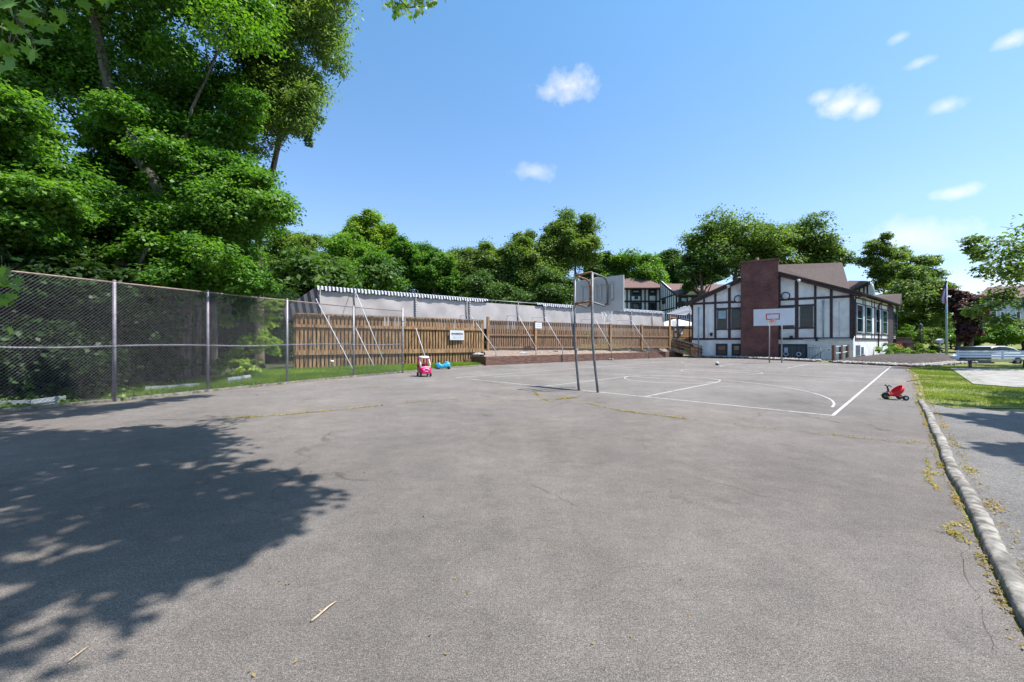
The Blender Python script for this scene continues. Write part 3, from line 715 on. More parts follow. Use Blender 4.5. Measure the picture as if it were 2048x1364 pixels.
for (a, Ya, c, Yc) in (((632,598),22.7,(707,741),19.6),((713,588),23.8,(767,722),21.8),((711,656),23.1,(747,731),21.6),((832,657),25.3,(851,716),23.3),
                      ((942,632),28.5,(992,702),27.0),((1037,632),30.9,(1072,696),29.0),((1090,635),32.2,(1125,696),30.6),((1190,639),34.9,(1223,697),33.6),((1262.7,641),37.3,(1297.6,694.6),36.4)):
    P, Q = at(*a, Ya), at(*c, Yc); b = MB(); b.tube([P, Q], .026, 6); nr = min((wall_pt(SP, i/200) for i in range(201)), key=lambda w: (w-Vector((P.x,P.y))).length)
    if P.z > 2.9: b.tube([P, Vector((nr.x, nr.y, P.z+.1))], .02, 6)
    b.build('brace', M['whitefab'] if a[0] > 600 else M['galv'], ts)
    if c[0] > 980:
        b = MB(); b.tube([Q+Vector((0,0,.03)), Vector((Q.x, Q.y, 0))], .03, 6); b.build('stake', M['darksteel'], ts)

# ---------------------------------------------------------------- timber retaining wall
tw = thing('retaining_wall', 'low retaining wall of dark red brown timbers along the court', 'wall', (8,34,0))
for k in range(3):
    b = MB()
    for i in range(len(TW)-1):
        p, q = TW[i], TW[i+1]; b.beam((p[0],p[1],.095+.19*k), (q[0],q[1],.095+.19*k), .16-.008*((i+k) % 2), .184)
    b.build('timber_course', M['timber'], tw, bevel=.01)
b = MB(); b.box((-2.15,26.7,.29), (.16,1.6,.57), .75); b.box((-2.6,27.2,.2), (1.2,.16,.3), .6); b.build('end_timber', M['timber'], tw)
# bits lying on the bank: flat stones and sandbags
for i, (px, py, Y, s, lb) in enumerate(((955,709,28.2,.5,'pale flat slab at the left end of the soil bank'),(1010,708,28.8,.22,'grey stone on the soil bank under the first brace'),(1045,707,29.5,.42,'wide flat grey stone on the soil bank'),
      (1066,703,31,.25,'stone under the small white sign'),(1110,702,32,.26,'stone on the bank beneath the third fence section'),(1150,699,33.5,.28,'pale stone beside the near hoop pole'),(1190,699,35,.2,'small stone on the bank right of the near hoop'),
      (1256,701,37,.25,'grey stone on the bank near the middle of the wall'),(1287,701,38,.22,'dark stone on the bank left of the ramp'),(1222,721,34,.28,'dark stone lying on the court against the timber wall'))):
    c = at(px, py, Y); b = MB(); b.ball((c.x,c.y,max(.06,c.z)), (s,s*.6,s*.28), 9, 6, jit=.1)
    tag(b.build('stone', M['rock'] if i in (0,2,5) else M['kerb']), lb, 'stone', 'stones lying on and by the soil bank')

# ---------------------------------------------------------------- guard rails, vent pipe
for (pts, lb) in (([at(-40,816,9.2), at(60,812,9.6), at(130,802,10.3)], 'grey guard rail beam lying behind the fence at the far left'),
                  ([at(290,783,11.9), at(340,780,12.4), at(398,775,13.0)], 'grey guard rail beam between the first and second fence posts'),
                  ([at(455,764,13.9), at(500,757,15.2)], 'short pale guard rail end in the sunlit grass behind the fence')):
    b = MB()
    for i in range(len(pts)-1):
        p, q = Vector(pts[i]), Vector(pts[i+1]); b.beam(p+Vector((0,0,.09)), q+Vector((0,0,.09)), .05, .1); b.beam(p-Vector((0,0,.06)), q-Vector((0,0,.06)), .05, .1); b.beam(p+Vector((-.03,.03,.015)), q+Vector((-.03,.03,.015)), .03, .1)
    b.tube([Vector((pts[0][0],pts[0][1],0)), Vector(pts[0])], .06, 6); b.tube([Vector((pts[-1][0],pts[-1][1],0)), Vector(pts[-1])], .06, 6)
    tag(b.build('guard_rail', M['plank']), lb, 'guard rail')
c = gp(664,741); b = MB(); b.lathe([(.0,0),(.07,0),(.07,.42),(.09,.43),(.10,.5),(.06,.54),(0,.55)], c, n=14)
tag(b.build('vent_pipe', M['white']), 'short white capped pipe standing in the grass before the fence', 'pipe')

# ---------------------------------------------------------------- near basketball hoop
def net(b, c, r, h, n=10, lean=(0,0)):
    for k in range(n):
        for s in (1,-1):
            a0 = 2*pi*k/n; pts = []
            for j in range(5):
                t = j/4; a = a0+s*t*pi*3/n; rad = r*(1-.45*t); pts.append((c[0]+rad*cos(a)+lean[0]*t, c[1]+rad*sin(a)+lean[1]*t, c[2]-h*t))
            b.tube(pts, .008, 4, cap=False)
V2 = Vector((.709,-.705,0)); U2 = Vector((.705,.709,0))
h1 = thing('basketball_hoop', 'near hoop seen from behind with bent dark poles and rusty bent arms', 'basketball hoop', (2.32,12.4,0))
bl, br = gp(1158,781), gp(1196,785)
tl, tr = at(1149.5,550,12.68), at(1184.5,545,12.2)
for (bb, tt) in ((bl,tl),(br,tr)):
    b = MB(); m1 = bb.lerp(tt,.22); m1 = Vector((bb.x+(tt.x-bb.x)*.55, bb.y, m1.z)); m2 = Vector((tt.x, tt.y, bb.z+(tt.z)*.45))
    b.tube([bb-Vector((0,0,.05)), bb.lerp(m1,.5), m1, m1.lerp(m2,.5), m2, tt], .038, 10); b.build('pole', M['darksteel'], h1)
zt, zl = tl.z-.02, at(1150,607,12.68).z
for z, rr_, m in ((zt,.03,'rust'),(zl,.032,'rust')):
    b = MB(); b.tube([Vector((tl.x,tl.y,z)), Vector((tr.x,tr.y,z+.03))], rr_, 8); b.build('crossbar', M[m], h1)
for tp, m in ((tl,'rust'),(tr,'galv')):
    b = MB(); U = U2*.92; p = Vector((tp.x,tp.y,0))
    b.tube([p+Vector((0,0,zt)), p+U*.65+Vector((0,0,zt-.04)), p+U*.84+Vector((0,0,zt-.12)), p+U*.92+Vector((0,0,zt-.3)), p+U*.92+Vector((0,0,zt-.9)), p+U*.86+Vector((0,0,zl-.0)), p+U*.7+Vector((0,0,zl-.08)), p+Vector((0,0,zl))], .03, 8)
    b.build('arm', [M['rust'] if m == 'rust' else M['darksteel']], h1)
bc = (tl+tr)/2+U2*.93; bc = Vector((bc.x-.06, bc.y+.05, 0))
z0, z1 = 2.46, 3.55
def slab(c, U, V, hw, z0, z1, th, b, mi=0):
    p = c-V*hw-U*th/2; b.prism([p+Vector((0,0,z0)), p+V*hw*2+Vector((0,0,z0)), p+V*hw*2+Vector((0,0,z1)), p+Vector((0,0,z1))], U*th, mi)
b = MB(); slab(bc, U2, V2, .92, z0, z1, .03, b); bo = b.build('backboard', M['boardback'], h1)
b = MB()
fx = bc-U2*.045
for (a0, a1, y0, y1) in ((-.62,.58,2.98-.17,3.02-.17),(-.62,.58,3.32,3.36),(-.62,-.56,2.81,3.36),(.52,.58,2.81,3.36),(-.06,-.02,2.81,3.36),(.12,.16,2.81,3.36)):
    b.prism([fx+V2*a0+Vector((0,0,y0)), fx+V2*a1+Vector((0,0,y0)), fx+V2*a1+Vector((0,0,y1)), fx+V2*a0+Vector((0,0,y1))], -U2*.03)
b.build('stiffener', M['boardback'], bo)
b = MB(); rc = bc+U2*.36+V2*.1+Vector((0,0,2.56)); b.tube([rc+(U2*cos(a)+V2*sin(a))*.22 for a in [i*pi/10 for i in range(21)]], .012, 6, cap=False)
b.tube([bc+V2*.1+Vector((0,0,2.56)), rc-U2*.2], .02, 6); b.build('rim', M['orange'], h1)
b = MB(); net(b, rc, .21, .42); b.build('net', M['white'], h1)

# ---------------------------------------------------------------- far basketball hoop
h2 = thing('basketball_hoop', 'far hoop with white board and red square in front of the brick chimney', 'basketball hoop', (18.95,29.4,0))
p1, p2 = gp(1542.5,725.5), gp(1563.5,726); p2 = Vector((p1.x+.62*.709, p1.y-.62*.705, 0)); p2 = Vector((19.28,29.3,0)); p1 = Vector((18.55,29.55,0))
for p in (p1, p2):
    b = MB(); b.tube([p, p+Vector((0,0,3.6))], .042, 10); b.build('pole', M['galv'], h2)
bc = Vector((18.35,28.75,0)); Vb = Vector((.93,-.37,0)).normalized(); Vb = Vector((.82,-.57,0)).normalized(); Ub = Vector((Vb.y,-Vb.x,0))*-1
Ub = Vector((-Vb.y, Vb.x, 0))
zb0, zb1 = HZ+(684-651)/F*28.75, HZ+(684-617.5)/F*28.75
b = MB(); slab(bc, Ub, Vb, 1.22, zb0, zb1, .04, b); bo = b.build('backboard', M['boardface'], h2)
b = MB(); fx = bc-Ub*.024; c0 = -.05
for (a0, a1, y0, y1) in ((-.42,.36,zb0+.78*1.1+.62,zb0+.86*1.1+.62),(-.42,.36,zb0+.85,zb0+.91),(-.42,-.35,zb0+.91,zb0+1.47),(.29,.36,zb0+.91,zb0+1.47)):
    pass
za, zc = HZ+(684-639.5)/F*28.75, HZ+(684-627)/F*28.75
for (a0, a1, y0, y1) in ((-.46,.36,za,za+.06),(-.46,.36,zc-.06,zc),(-.46,-.40,za+.06,zc-.06),(.30,.36,za+.06,zc-.06)):
    b.prism([fx+Vb*a0+Vector((0,0,y0)), fx+Vb*a1+Vector((0,0,y0)), fx+Vb*a1+Vector((0,0,y1)), fx+Vb*a0+Vector((0,0,y1))], -Ub*.004)
b.build('target_square', M['redpaint'], bo)
rc = bc-Ub*.33+Vector((0,0,za-.02))-Vb*.1
b = MB(); b.tube([rc+(Ub*cos(a)+Vb*sin(a))*.23 for a in [i*pi/10 for i in range(21)]], .02, 6, cap=False)
b.prism([bc-Ub*.03-Vb*.25+Vector((0,0,za-.02)), bc-Ub*.03+Vb*.06+Vector((0,0,za-.02)), bc-Ub*.03+Vb*.02+Vector((0,0,za-.22)), bc-Ub*.03-Vb*.2+Vector((0,0,za-.22))], -Ub*.1)
b.build('rim', M['orange'], h2)
b = MB(); net(b, rc, .22, .42, 12, (-.12,0)); b.build('net', M['white'], h2)
for p in (p1, p2):
    b = MB()
    for z in (2.9, 3.4): b.tube([p+Vector((0,0,z)), bc+Ub*.02+Vector((p.x-18.95,p.y-29.4,0))*.6+Vector((0,0,z))], .03, 6)
    b.build('bracket', M['galv'], h2)

# ball
c = gp(1434,730.5); b = MB(); b.ball((c.x,c.y,.12), .122, 20, 14)
bm = b.build('basketball', [M['whitefab'], M['tbeam2']])
for p in bm.data.polygons:
    if p.center.z < .10 or abs(p.center.x-c.x+.03) < .012: p.material_index = 1
tag(bm, 'black and white ball lying on the court before the building', 'ball')

# ---------------------------------------------------------------- toys
def frame_of(yaw): return Vector((cos(yaw), sin(yaw), 0)), Vector((-sin(yaw), cos(yaw), 0))
Z = Vector((0,0,1))
def wheel(name, c, ax, r, w, parent, hubm='white'):
    ax = Vector(ax).normalized(); c = Vector(c); b = MB()
    b.lathe([(r*.55,-w/2),(r*.9,-w/2),(r,-w/3),(r,w/3),(r*.9,w/2),(r*.55,w/2)], c, ax, 20); o = b.build('wheel', M['rubber'], parent)
    b = MB(); b.lathe([(0,-w*.42),(r*.3,-w*.42),(r*.56,-w*.3),(r*.56,w*.3),(r*.3,w*.42),(0,w*.42)], c, ax, 16); b.build('hub', M[hubm], o)
    return o
def rloft(b, secs, n=20, e=3.2, mi=0):       # rounded-box sections: (centre, half a, half b, A, B)
    for (c, ha, hb, A, B) in secs:
        for k in range(n):
            t = 2*pi*k/n; x = abs(cos(t))**(2/e)*(1 if cos(t) >= 0 else -1); y = abs(sin(t))**(2/e)*(1 if sin(t) >= 0 else -1)
            b.v.append(tuple(Vector(c)+A*(x*ha)+B*(y*hb)))
    n0 = len(b.v)-len(secs)*n
    for i in range(len(secs)-1):
        for k in range(n): b.f.append([n0+i*n+k, n0+i*n+(k+1) % n, n0+(i+1)*n+(k+1) % n, n0+(i+1)*n+k]); b.sm.append(True); b.mi.append(mi)
    b.f.append([n0+k for k in range(n)][::-1]); b.sm.append(False); b.mi.append(mi)
    b.f.append([n0+(len(secs)-1)*n+k for k in range(n)]); b.sm.append(False); b.mi.append(mi)
# pink ride-in toy car
c = gp(848,752.5); Fd, Sd = frame_of(radians(-62)); Z = Vector((0,0,1))
tcr = thing('toy_car', 'pink ride-in toy car with pale roof on the court edge', 'toy car', c)
def P(x, y, z): return c+Fd*x+Sd*y+Z*z
b = MB(); rloft(b, [(P(-.30,0,.30),.20,.13,Sd,Z),(P(-.26,0,.29),.24,.15,Sd,Z),(P(-.1,0,.27),.25,.16,Sd,Z),(P(.12,0,.27),.25,.17,Sd,Z),(P(.28,0,.27),.24,.15,Sd,Z),(P(.35,0,.26),.2,.12,Sd,Z),(P(.37,0,.255),.15,.08,Sd,Z)])
b.build('body', M['magenta'], tcr)
b = MB(); rloft(b, [(P(.2,0,.15),.25,.03,Sd,Z),(P(.40,0,.16),.2,.03,Sd,Z)]); b.build('bumper', M['magenta'], tcr)
b = MB()
for y in (-.11,.11): b.tube([P(.37,y,.31),P(.385,y,.31)], .028, 10)
b.tube([P(.37,-.08,.25),P(.382,-.04,.24),P(.384,.04,.24),P(.37,.08,.25)], .01, 6); b.build('headlight', M['pinkwhite'], tcr)
b = MB()
for y in (-.21,.21):
    b.tube([P(.24,y,.40),P(.20,y*.98,.55),P(.10,y*.9,.74),P(.02,y*.85,.83)], [.03,.028,.028,.035], 8)
b.tube([P(.24,-.21,.40),P(.26,0,.41),P(.24,.21,.40)], .028, 8); b.build('windscreen_frame', M['pinkwhite'], tcr)
b = MB()
for y in (-.2,.2): b = MB(); b.tube([P(-.27,y,.40),P(-.25,y,.6),P(-.2,y*.95,.8)], [.05,.035,.04], 8); b.build('rear_pillar', M['magenta'], tcr)
b = MB(); rloft(b, [(P(-.02,0,.79),.27,.22,Fd,Sd),(P(-.02,0,.85),.26,.21,Fd,Sd),(P(-.03,0,.885),.2,.15,Fd,Sd)]); b.build('roof', M['pinkwhite'], tcr)
b = MB(); b.tube([P(.14,0,.42),P(.08,0,.47)], .015, 6); b.tube([P(.08,0,.47)+(Sd*cos(a)+(Z+Fd*.4)*sin(a))*.08 for a in [i*pi/6 for i in range(13)]], .012, 6); b.build('steering_wheel', M['black'], tcr)
b = MB(); rloft(b, [(P(-.1,0,.30),.1,.15,Fd,Sd),(P(-.14,0,.55),.03,.14,Fd,Sd)]); b.build('seat', M['magenta'], tcr)
for x, y in ((.25,-.22),(.25,.22),(-.22,-.22),(-.22,.22)): wheel('wheel', P(x,y,.085), Sd, .085, .06, tcr)
# blue ride-on scooter toy
c = gp(885,738.5); Fd, Sd = frame_of(radians(-165)); ts2 = thing('toy_scooter', 'sky blue ride-on toy with red handle by the grass', 'toy scooter', c)
b = MB(); rloft(b, [(P(-.42,0,.22),.10,.10,Sd,Z),(P(-.38,0,.22),.14,.15,Sd,Z),(P(-.25,0,.22),.15,.16,Sd,Z),(P(-.12,0,.20),.14,.14,Sd,Z),(P(0,0,.15),.12,.09,Sd,Z),(P(.1,0,.18),.12,.12,Sd,Z),(P(.2,0,.22),.13,.17,Sd,Z),(P(.3,0,.21),.12,.14,Sd,Z),(P(.4,0,.15),.07,.07,Sd,Z)])
b.build('body', M['cyan'], ts2)
b = MB(); rloft(b, [(P(-.36,0,.37),.04,.1,Z,Sd),(P(-.2,0,.38),.05,.12,Z,Sd),(P(-.1,0,.34),.03,.09,Z,Sd)]); b.build('seat', M['cyan'], ts2)
b = MB(); b.tube([P(.2,0,.34),P(.18,0,.48)], .02, 6); b.build('stem', M['black'], ts2)
b = MB(); b.tube([P(.17,-.17,.47),P(.18,0,.49),P(.17,.17,.47)], .02, 8); b.build('handlebar', M['redpaint'], ts2)
for x, y in ((.36,0),(-.33,-.13),(-.33,.13)): wheel('wheel', P(x,y,.085), Sd, .085, .06, ts2, 'tbeam2')
# red tricycle
c = gp(1786,799); Fd, Sd = frame_of(radians(163)); SC_ = .8
def P(x, y, z): return c+(Fd*x+Sd*y+Z*z)*SC_
tr_ = thing('tricycle', 'childs tricycle with red bucket seat and white rear hubs', 'tricycle', c)
wheel('wheel', P(.19,.0,.112), Sd+Fd*.35, .112*SC_, .05, tr_, 'darksteel')
for y in (-.17,.17): wheel('wheel', P(-.25,y*1.0,.08), Sd, .08*SC_, .06, tr_, 'white')
b = MB(); b.tube([P(-.25,-.2,.08),P(-.25,.2,.08)], .012, 6); b.tube([P(-.25,0,.08),P(-.1,0,.1),P(.04,0,.17),P(.12,0,.27)], .018, 8); b.tube([P(.12,0,.27),P(.15,0,.40)], .022, 8)
b.tube([P(.19,-.04,.112),P(.17,-.045,.24),P(.14,0,.28),P(.17,.045,.24),P(.19,.04,.112)], .012, 6); b.build('frame', M['tbeam'], tr_)
b = MB(); b.tube([P(.13,-.18,.43),P(.15,-.1,.465),P(.15,0,.42),P(.15,.1,.465),P(.13,.18,.43)], .013, 8); b.tube([P(.15,0,.36),P(.15,0,.43)], .018, 8); b.build('handlebar', M['black'], tr_)
b = MB()
for i in range(9):
    a = radians(40+100*i/8); 
    for y in (-.035,.035): b.v.append(tuple(P(.19+.135*cos(a),y,.112+.135*sin(a))))
for i in range(8): b.f.append([2*i,2*i+1,2*i+3,2*i+2]); b.sm.append(True); b.mi.append(0)
fo = b.build('fender', M['pinkwhite'], tr_); sl = fo.modifiers.new('solid','SOLIDIFY'); sl.thickness = .008
# bucket seat: a rounded bowl opening forward and up
b = MB(); n, m_ = 24, 9; sc_ = P(-.10,0,.30); nx = (Fd*.72+Z*.69).normalized(); e2 = nx.cross(Sd).normalized()
for j in range(m_+1):
    th = radians(4+98*j/m_)
    for i in range(n):
        ph = 2*pi*i/n; fl = 1+(.16*max(0,-sin(ph)*1) if e2.z > 0 else .16*max(0,sin(ph)))*(j/m_)
        b.v.append(tuple(sc_-nx*(cos(th)*.115)+(Sd*cos(ph)*.165+e2*sin(ph)*.175*fl)*sin(th)))
for j in range(m_):
    for i in range(n): b.f.append([j*n+i, j*n+(i+1) % n, (j+1)*n+(i+1) % n, (j+1)*n+i]); b.sm.append(True); b.mi.append(0)
b.f.append(list(range(n))); b.sm.append(True); b.mi.append(0)
b.tube([P(-.12,0,.10), P(-.1,0,.2)], .02, 6)
so = b.build('seat', M['red'], tr_); sl = so.modifiers.new('solid','SOLIDIFY'); sl.thickness = .012
for s in (1,-1):
    b = MB(); b.tube([P(.19,.0,.112),P(.19-.05*s,.07*s,.112-.03*s),P(.19-.05*s,.1*s,.112-.03*s)], .008, 5)
    b.box(P(.19-.05*s,.13*s,.112-.03*s), (.05,.07,.02), radians(170)); b.build('pedal', M['yellow'], tr_)
# sticks on the ground
for (a, c_, lb, r) in (((622,1246),(672,1206),'longest dry stick lying on the open asphalt',.006),((137,1326),(177,1296),'thin bent twig at the lower left of the asphalt',.003)):
    p, q = gp(*a), gp(*c_); p.z = q.z = .01; m1 = p.lerp(q,.6)+Vector((.004,.012,.004)); b = MB(); b.tube([p, p.lerp(q,.3), m1, q], [r,r,r*.9,r*.6], 6)
    b.tube([p.lerp(q,.45), p.lerp(q,.4)+Vector((-.02,.01,.008))], r*.5, 5); tag(b.build('stick', M['twig']), lb, 'stick', 'sticks on the asphalt')
# ---------------------------------------------------------------- walls given as vertical planes
class Pl:
    def __init__(s, p0, p1, flip=1):
        s.p = Vector((p0[0],p0[1],0)); q = Vector((p1[0],p1[1],0)); s.L = (q-s.p).length; s.d = (q-s.p)/s.L
        s.n = Vector((s.d.y,-s.d.x,0))
        if s.n.dot(-s.p) < 0: s.n = -s.n
    def sz(s, px, py):
        r = (px-CX)/F; t = (s.p.x-r*s.p.y)/(r*s.d.y-s.d.x); Y = s.p.y+s.d.y*t
        return t, HZ+(CY-py)/F*Y
    def pt(s, a, z, off=0): return s.p+s.d*a+Vector((0,0,z))+s.n*off
    def slab(s, b, a0, a1, z0, z1, o0, o1, mi=0):
        if a0 > a1: a0, a1 = a1, a0
        if z0 > z1: z0, z1 = z1, z0
        return b.prism([s.pt(a0,z0,o0), s.pt(a1,z0,o0), s.pt(a1,z1,o0), s.pt(a0,z1,o0)], s.n*(o1-o0), mi)
    def S(s, px): return s.sz(px, CY)[0]
    def Z(s, px, py): return s.sz(px, py)[1]
    def strip(s, b, pts, w, o0, o1):      # sloping board along (a,z) points, hanging w below
        for i in range(len(pts)-1):
            (a0,z0),(a1,z1) = pts[i], pts[i+1]
            b.prism([s.pt(a0,z0-w,o0), s.pt(a1,z1-w,o0), s.pt(a1,z1,o0), s.pt(a0,z0,o0)], s.n*(o1-o0))
def window(pl, a0, a1, z0, z1, par, fr='frame', gl='glass', sash=True, fw=.07, blind_or_reflection=None, label=None):
    if a0 > a1: a0, a1 = a1, a0
    b = MB(); pl.slab(b, a0, a0+fw, z0, z1, .0, .085); pl.slab(b, a1-fw, a1, z0, z1, .0, .085); pl.slab(b, a0+fw, a1-fw, z1-fw, z1, 0, .085); pl.slab(b, a0+fw, a1-fw, z0, z0+fw, 0, .085)
    if sash: m = (z0+z1)/2; pl.slab(b, a0+fw, a1-fw, m-.025, m+.025, 0, .07)
    o = b.build('window', M[fr], par)
    if label: o['label'] = label
    b = MB(); pl.slab(b, a0+fw, a1-fw, z0+fw, z1-fw, .0, .035); b.build('pane', M[gl], o)
    if blind_or_reflection:
        b = MB(); pl.slab(b, a0+fw+.03, a1-fw-.03, (z0+z1)/2+.05, z1-fw-.02, .036, .04) if blind_or_reflection == 1 else pl.slab(b, a0+fw+.05, a1-fw-.05, z0+fw+.35*(z1-z0), z1-fw-.1*(z1-z0), .036, .04)
        b.build('blind_or_reflection', M['bluesteel' if blind_or_reflection == 1 else 'rust'] if blind_or_reflection != 3 else M['deckwood'], o)  # on the basement windows these panels are warm reflections put into flat colour
    return o

# ---------------------------------------------------------------- club building with brick chimney
CB = thing('club_building', 'white half timbered building with brown roof and tall brick chimney', 'building', (28.3,34,0))
RC, LC, SE = (28.3,34.0), (18.0,41.0), (42.6,45.6)
fw, sw = Pl(RC, LC), Pl(RC, SE)
ex, pk = 5.56, 8.02
aE, aP = fw.L, 6.4
rz = lambda a: 5.58+(pk-5.58)*a/aP if a <= aP else pk-(pk-5.46)*(a-aP)/(aE-aP)
b = MB(); b.prism([fw.pt(0,-.2,0), fw.pt(aE,-.2,0), fw.pt(aE,5.46,0), fw.pt(aP,pk,0), fw.pt(0,5.58,0)], -fw.n*.25)
b.build('front_wall', M['stucco'], CB)
b = MB(); sw.slab(b, .0, sw.L, -.2, 5.5, -.25, 0); b.build('side_wall', M['stucco'], CB)
b = MB(); sw.slab(b, sw.L, sw.L+.25, -.2, 5.5, -8, .02); sw.slab(b, 0.3, sw.L, -.2, 5.5, -8.2, -8); b.build('back_wall', M['stucco'], CB)
# timber trim on the front
b = MB(); o0, o1 = 0, .045
zB, zU, zH, zS = 1.80, 5.30, 4.70, 2.72
a_ch0, a_ch1 = fw.S(1557), fw.S(1483)
studs = [(0,.24),(fw.S(1665.5),fw.S(1659.5)),(fw.S(1633),fw.S(1628)),(fw.S(1597),fw.S(1589.5)),(fw.S(1561.5),fw.S(1557)),
         (fw.S(1461.7),fw.S(1456)),(fw.S(1433),fw.S(1428.5)),(fw.S(1410),fw.S(1406.2)),(fw.S(1386.5),aE+.02)]
studs = [(min(a,c),max(a,c)) for a,c in studs]
for a, c in studs:
    zt = min(rz(a),rz(c))-.1
    fw.slab(b, a, c, zB+.09 if a < 11.3 or a > 11.9 else 2.3, zt, o0, o1)
def cross(z, h, lo, hi, oo=.048): fw.slab(b, lo, hi, z-h/2, z+h/2, 0, oo)
for lo, hi in ((0,a_ch0),(a_ch1,aE)): cross(zB,.19,lo,hi,.052); cross(zU,.2,lo,hi,.05)
w1, w2, w3, w4 = fw.S(1628), fw.S(1561), fw.S(1483), fw.S(1433)
cross(zH,.16,w1,w2); cross(zS,.12,w1,w2); cross(zH,.16,w3,w4); cross(zS,.12,w3,w4)
b.build('timber_trim', M['tbeam'], CB)
for p0, p1, bl in ((1626,1600,None),(1588,1563,None),(1454,1434.5,1),(1482,1463,None)):
    window(fw, fw.S(p0), fw.S(p1), 2.80, 4.60, CB, fr='frame', blind_or_reflection=bl)
for p0, p1, bl in ((1455,1432,2),(1482.5,1463.5,3)):
    window(fw, fw.S(p0), fw.S(p1), .22, 1.34, CB, fr='tbeam2', sash=False, fw=.14, blind_or_reflection=bl, label='basement window with a warm reflection painted on the pane')
# sloped eaves (fascia) of the front gable and the roof
b = MB(); fw.strip(b, [(-.5,rz(0)-.18+.02),(aP,pk+.12),(aE+.5,5.46-.16)], .24, .0, .42); b.build('fascia', M['tbeam'], CB)
def roofpoly(name, pts, m, par, th=.12):
    b = MB(); n = (Vector(pts[1])-Vector(pts[0])).cross(Vector(pts[2])-Vector(pts[0])).normalized()
    if n.z < 0: n = -n
    b.prism(pts, n*th); return b.build(name, M[m], par)
ov = fw.n*.55
e0 = fw.pt(-.5, rz(0)-.16, 0)+ov; back = sw.d*sw.L*1.02
r0 = fw.pt(aP, pk+.12, 0)+ov; l0 = fw.pt(aE+.5, 5.46-.14, 0)+ov
eR = e0+back; 
roofpoly('roof', [e0, e0+back, r0+sw.d*15, r0], 'shingle', CB); roofpoly('roof', [r0, r0+sw.d*15, l0+sw.d*15, l0], 'shingle', CB)
# gutter and downspouts
b = MB(); g0 = sw.pt(-.4,5.50,.52); g1 = sw.pt(sw.L+.6,5.50,.52); b.beam(g0, g1, .14, .16); b.build('gutter', M['tbeam'], CB)
for px in (1754.5,1710):
    a = sw.S(px); b = MB(); 
    if px > 1740: b.tube([sw.pt(a,5.45,.5), sw.pt(a-.1,5.25,.3), sw.pt(a,5.05,.09), sw.pt(a,.4,.09)], .055, 6)
    else: b.tube([sw.pt(a+1,5.45,.5), sw.pt(a,5.3,.35), sw.pt(a-.6,5.0,.09), sw.pt(a-.6,2,.09)], .05, 6)
    b.build('downspout', M['tbeam'], CB)
# steeper roof behind the gable
A, B_, C_, D_ = at(1556,532,42), at(1683,527.6,43.5), at(1699.5,586,38), at(1556,577,39.2)
roofpoly('roof', [D_, C_, B_, A], 'shingle', CB, .15)
b = MB(); bk = Vector((B_.x+2.2, B_.y+7, 5.5)); ak = Vector((A.x+1.5, A.y+6, 5.5)); b.poly([B_, A, ak, bk]); b.poly([C_, B_, bk]); b.build('roof_back', M['shingle'], CB)
# wing roof at the right end
A, B_, C_, D_ = at(1733,592,47), at(1801,588.3,48), at(1797,612,45.3), at(1738,599,41.5)
roofpoly('wing_roof', [D_, C_, B_, A], 'shingle', CB, .12)
b = MB(); b.prism([B_+Vector((0,0,.15)), C_+Vector((.05,0,.1)), C_+Vector((.35,.3,-.5)), B_+Vector((.5,.3,-.9))], (.1,.1,0)); b.build('wing_fascia', M['tbeam'], CB)
# side wall trim and windows
b = MB()
sw.slab(b, 0, .1, 1.85, 5.5, 0, .05); sw.slab(b, sw.S(1776.2), sw.S(1784.6), .5, 5.5, 0, .06)
sw.slab(b, .55, sw.L, 1.66, 1.86, 0, .055)
for px in (1706.5,1710.8,1725.5,1729.5,1743,1748.5,1759.2,1762.6,1774,1786,1794):
    a = sw.S(px); sw.slab(b, a-.06, a+.06, 1.86, 5.4, 0, .045)
for z in (2.22,4.78,5.25):
    sw.slab(b, .55, sw.L, z-.05, z+.05, 0, .042)
b.build('timber_trim', M['tbeam'], CB)
for p0, p1 in ((1712.2,1724),(1730.8,1741.5),(1750.2,1757.8),(1764,1772.6),(1786.8,1793)):
    window(sw, sw.S(p0), sw.S(p1), 2.32, 4.72, CB, fr='bluesteel' if p0 < 1780 else 'frame', fw=.08)
# chimney
CHF = .75
b = MB(); c0 = fw.pt(a_ch0+.18,0,0); 
b.prism([fw.pt(a_ch0,-.2,0), fw.pt(a_ch1,-.2,0), fw.pt(a_ch1,-.2,CHF), fw.pt(a_ch0,-.2,CHF)], (0,0,9.0))
b.prism([fw.pt(a_ch0,8.8,-.8), fw.pt(a_ch1,8.8,-.8), fw.pt(a_ch1,8.8,-.002), fw.pt(a_ch0,8.8,-.002)], (0,0,-4.5))
ch = b.build('chimney', M['brick'], CB)
b = MB(); b.prism([fw.pt(a_ch0-.08,8.8,-.9), fw.pt(a_ch1+.08,8.8,-.9), fw.pt(a_ch1+.08,8.8,CHF+.08), fw.pt(a_ch0-.08,8.8,CHF+.08)], (0,0,.14)); b.build('chimney_cap', M['brickwall'], ch)
b = MB(); q = fw.pt((a_ch0+a_ch1)/2+.2,8.94,0); b.lathe([(.16,0),(.16,.3),(.12,.32)], q, n=10); b.build('flue', M['rust'], ch)
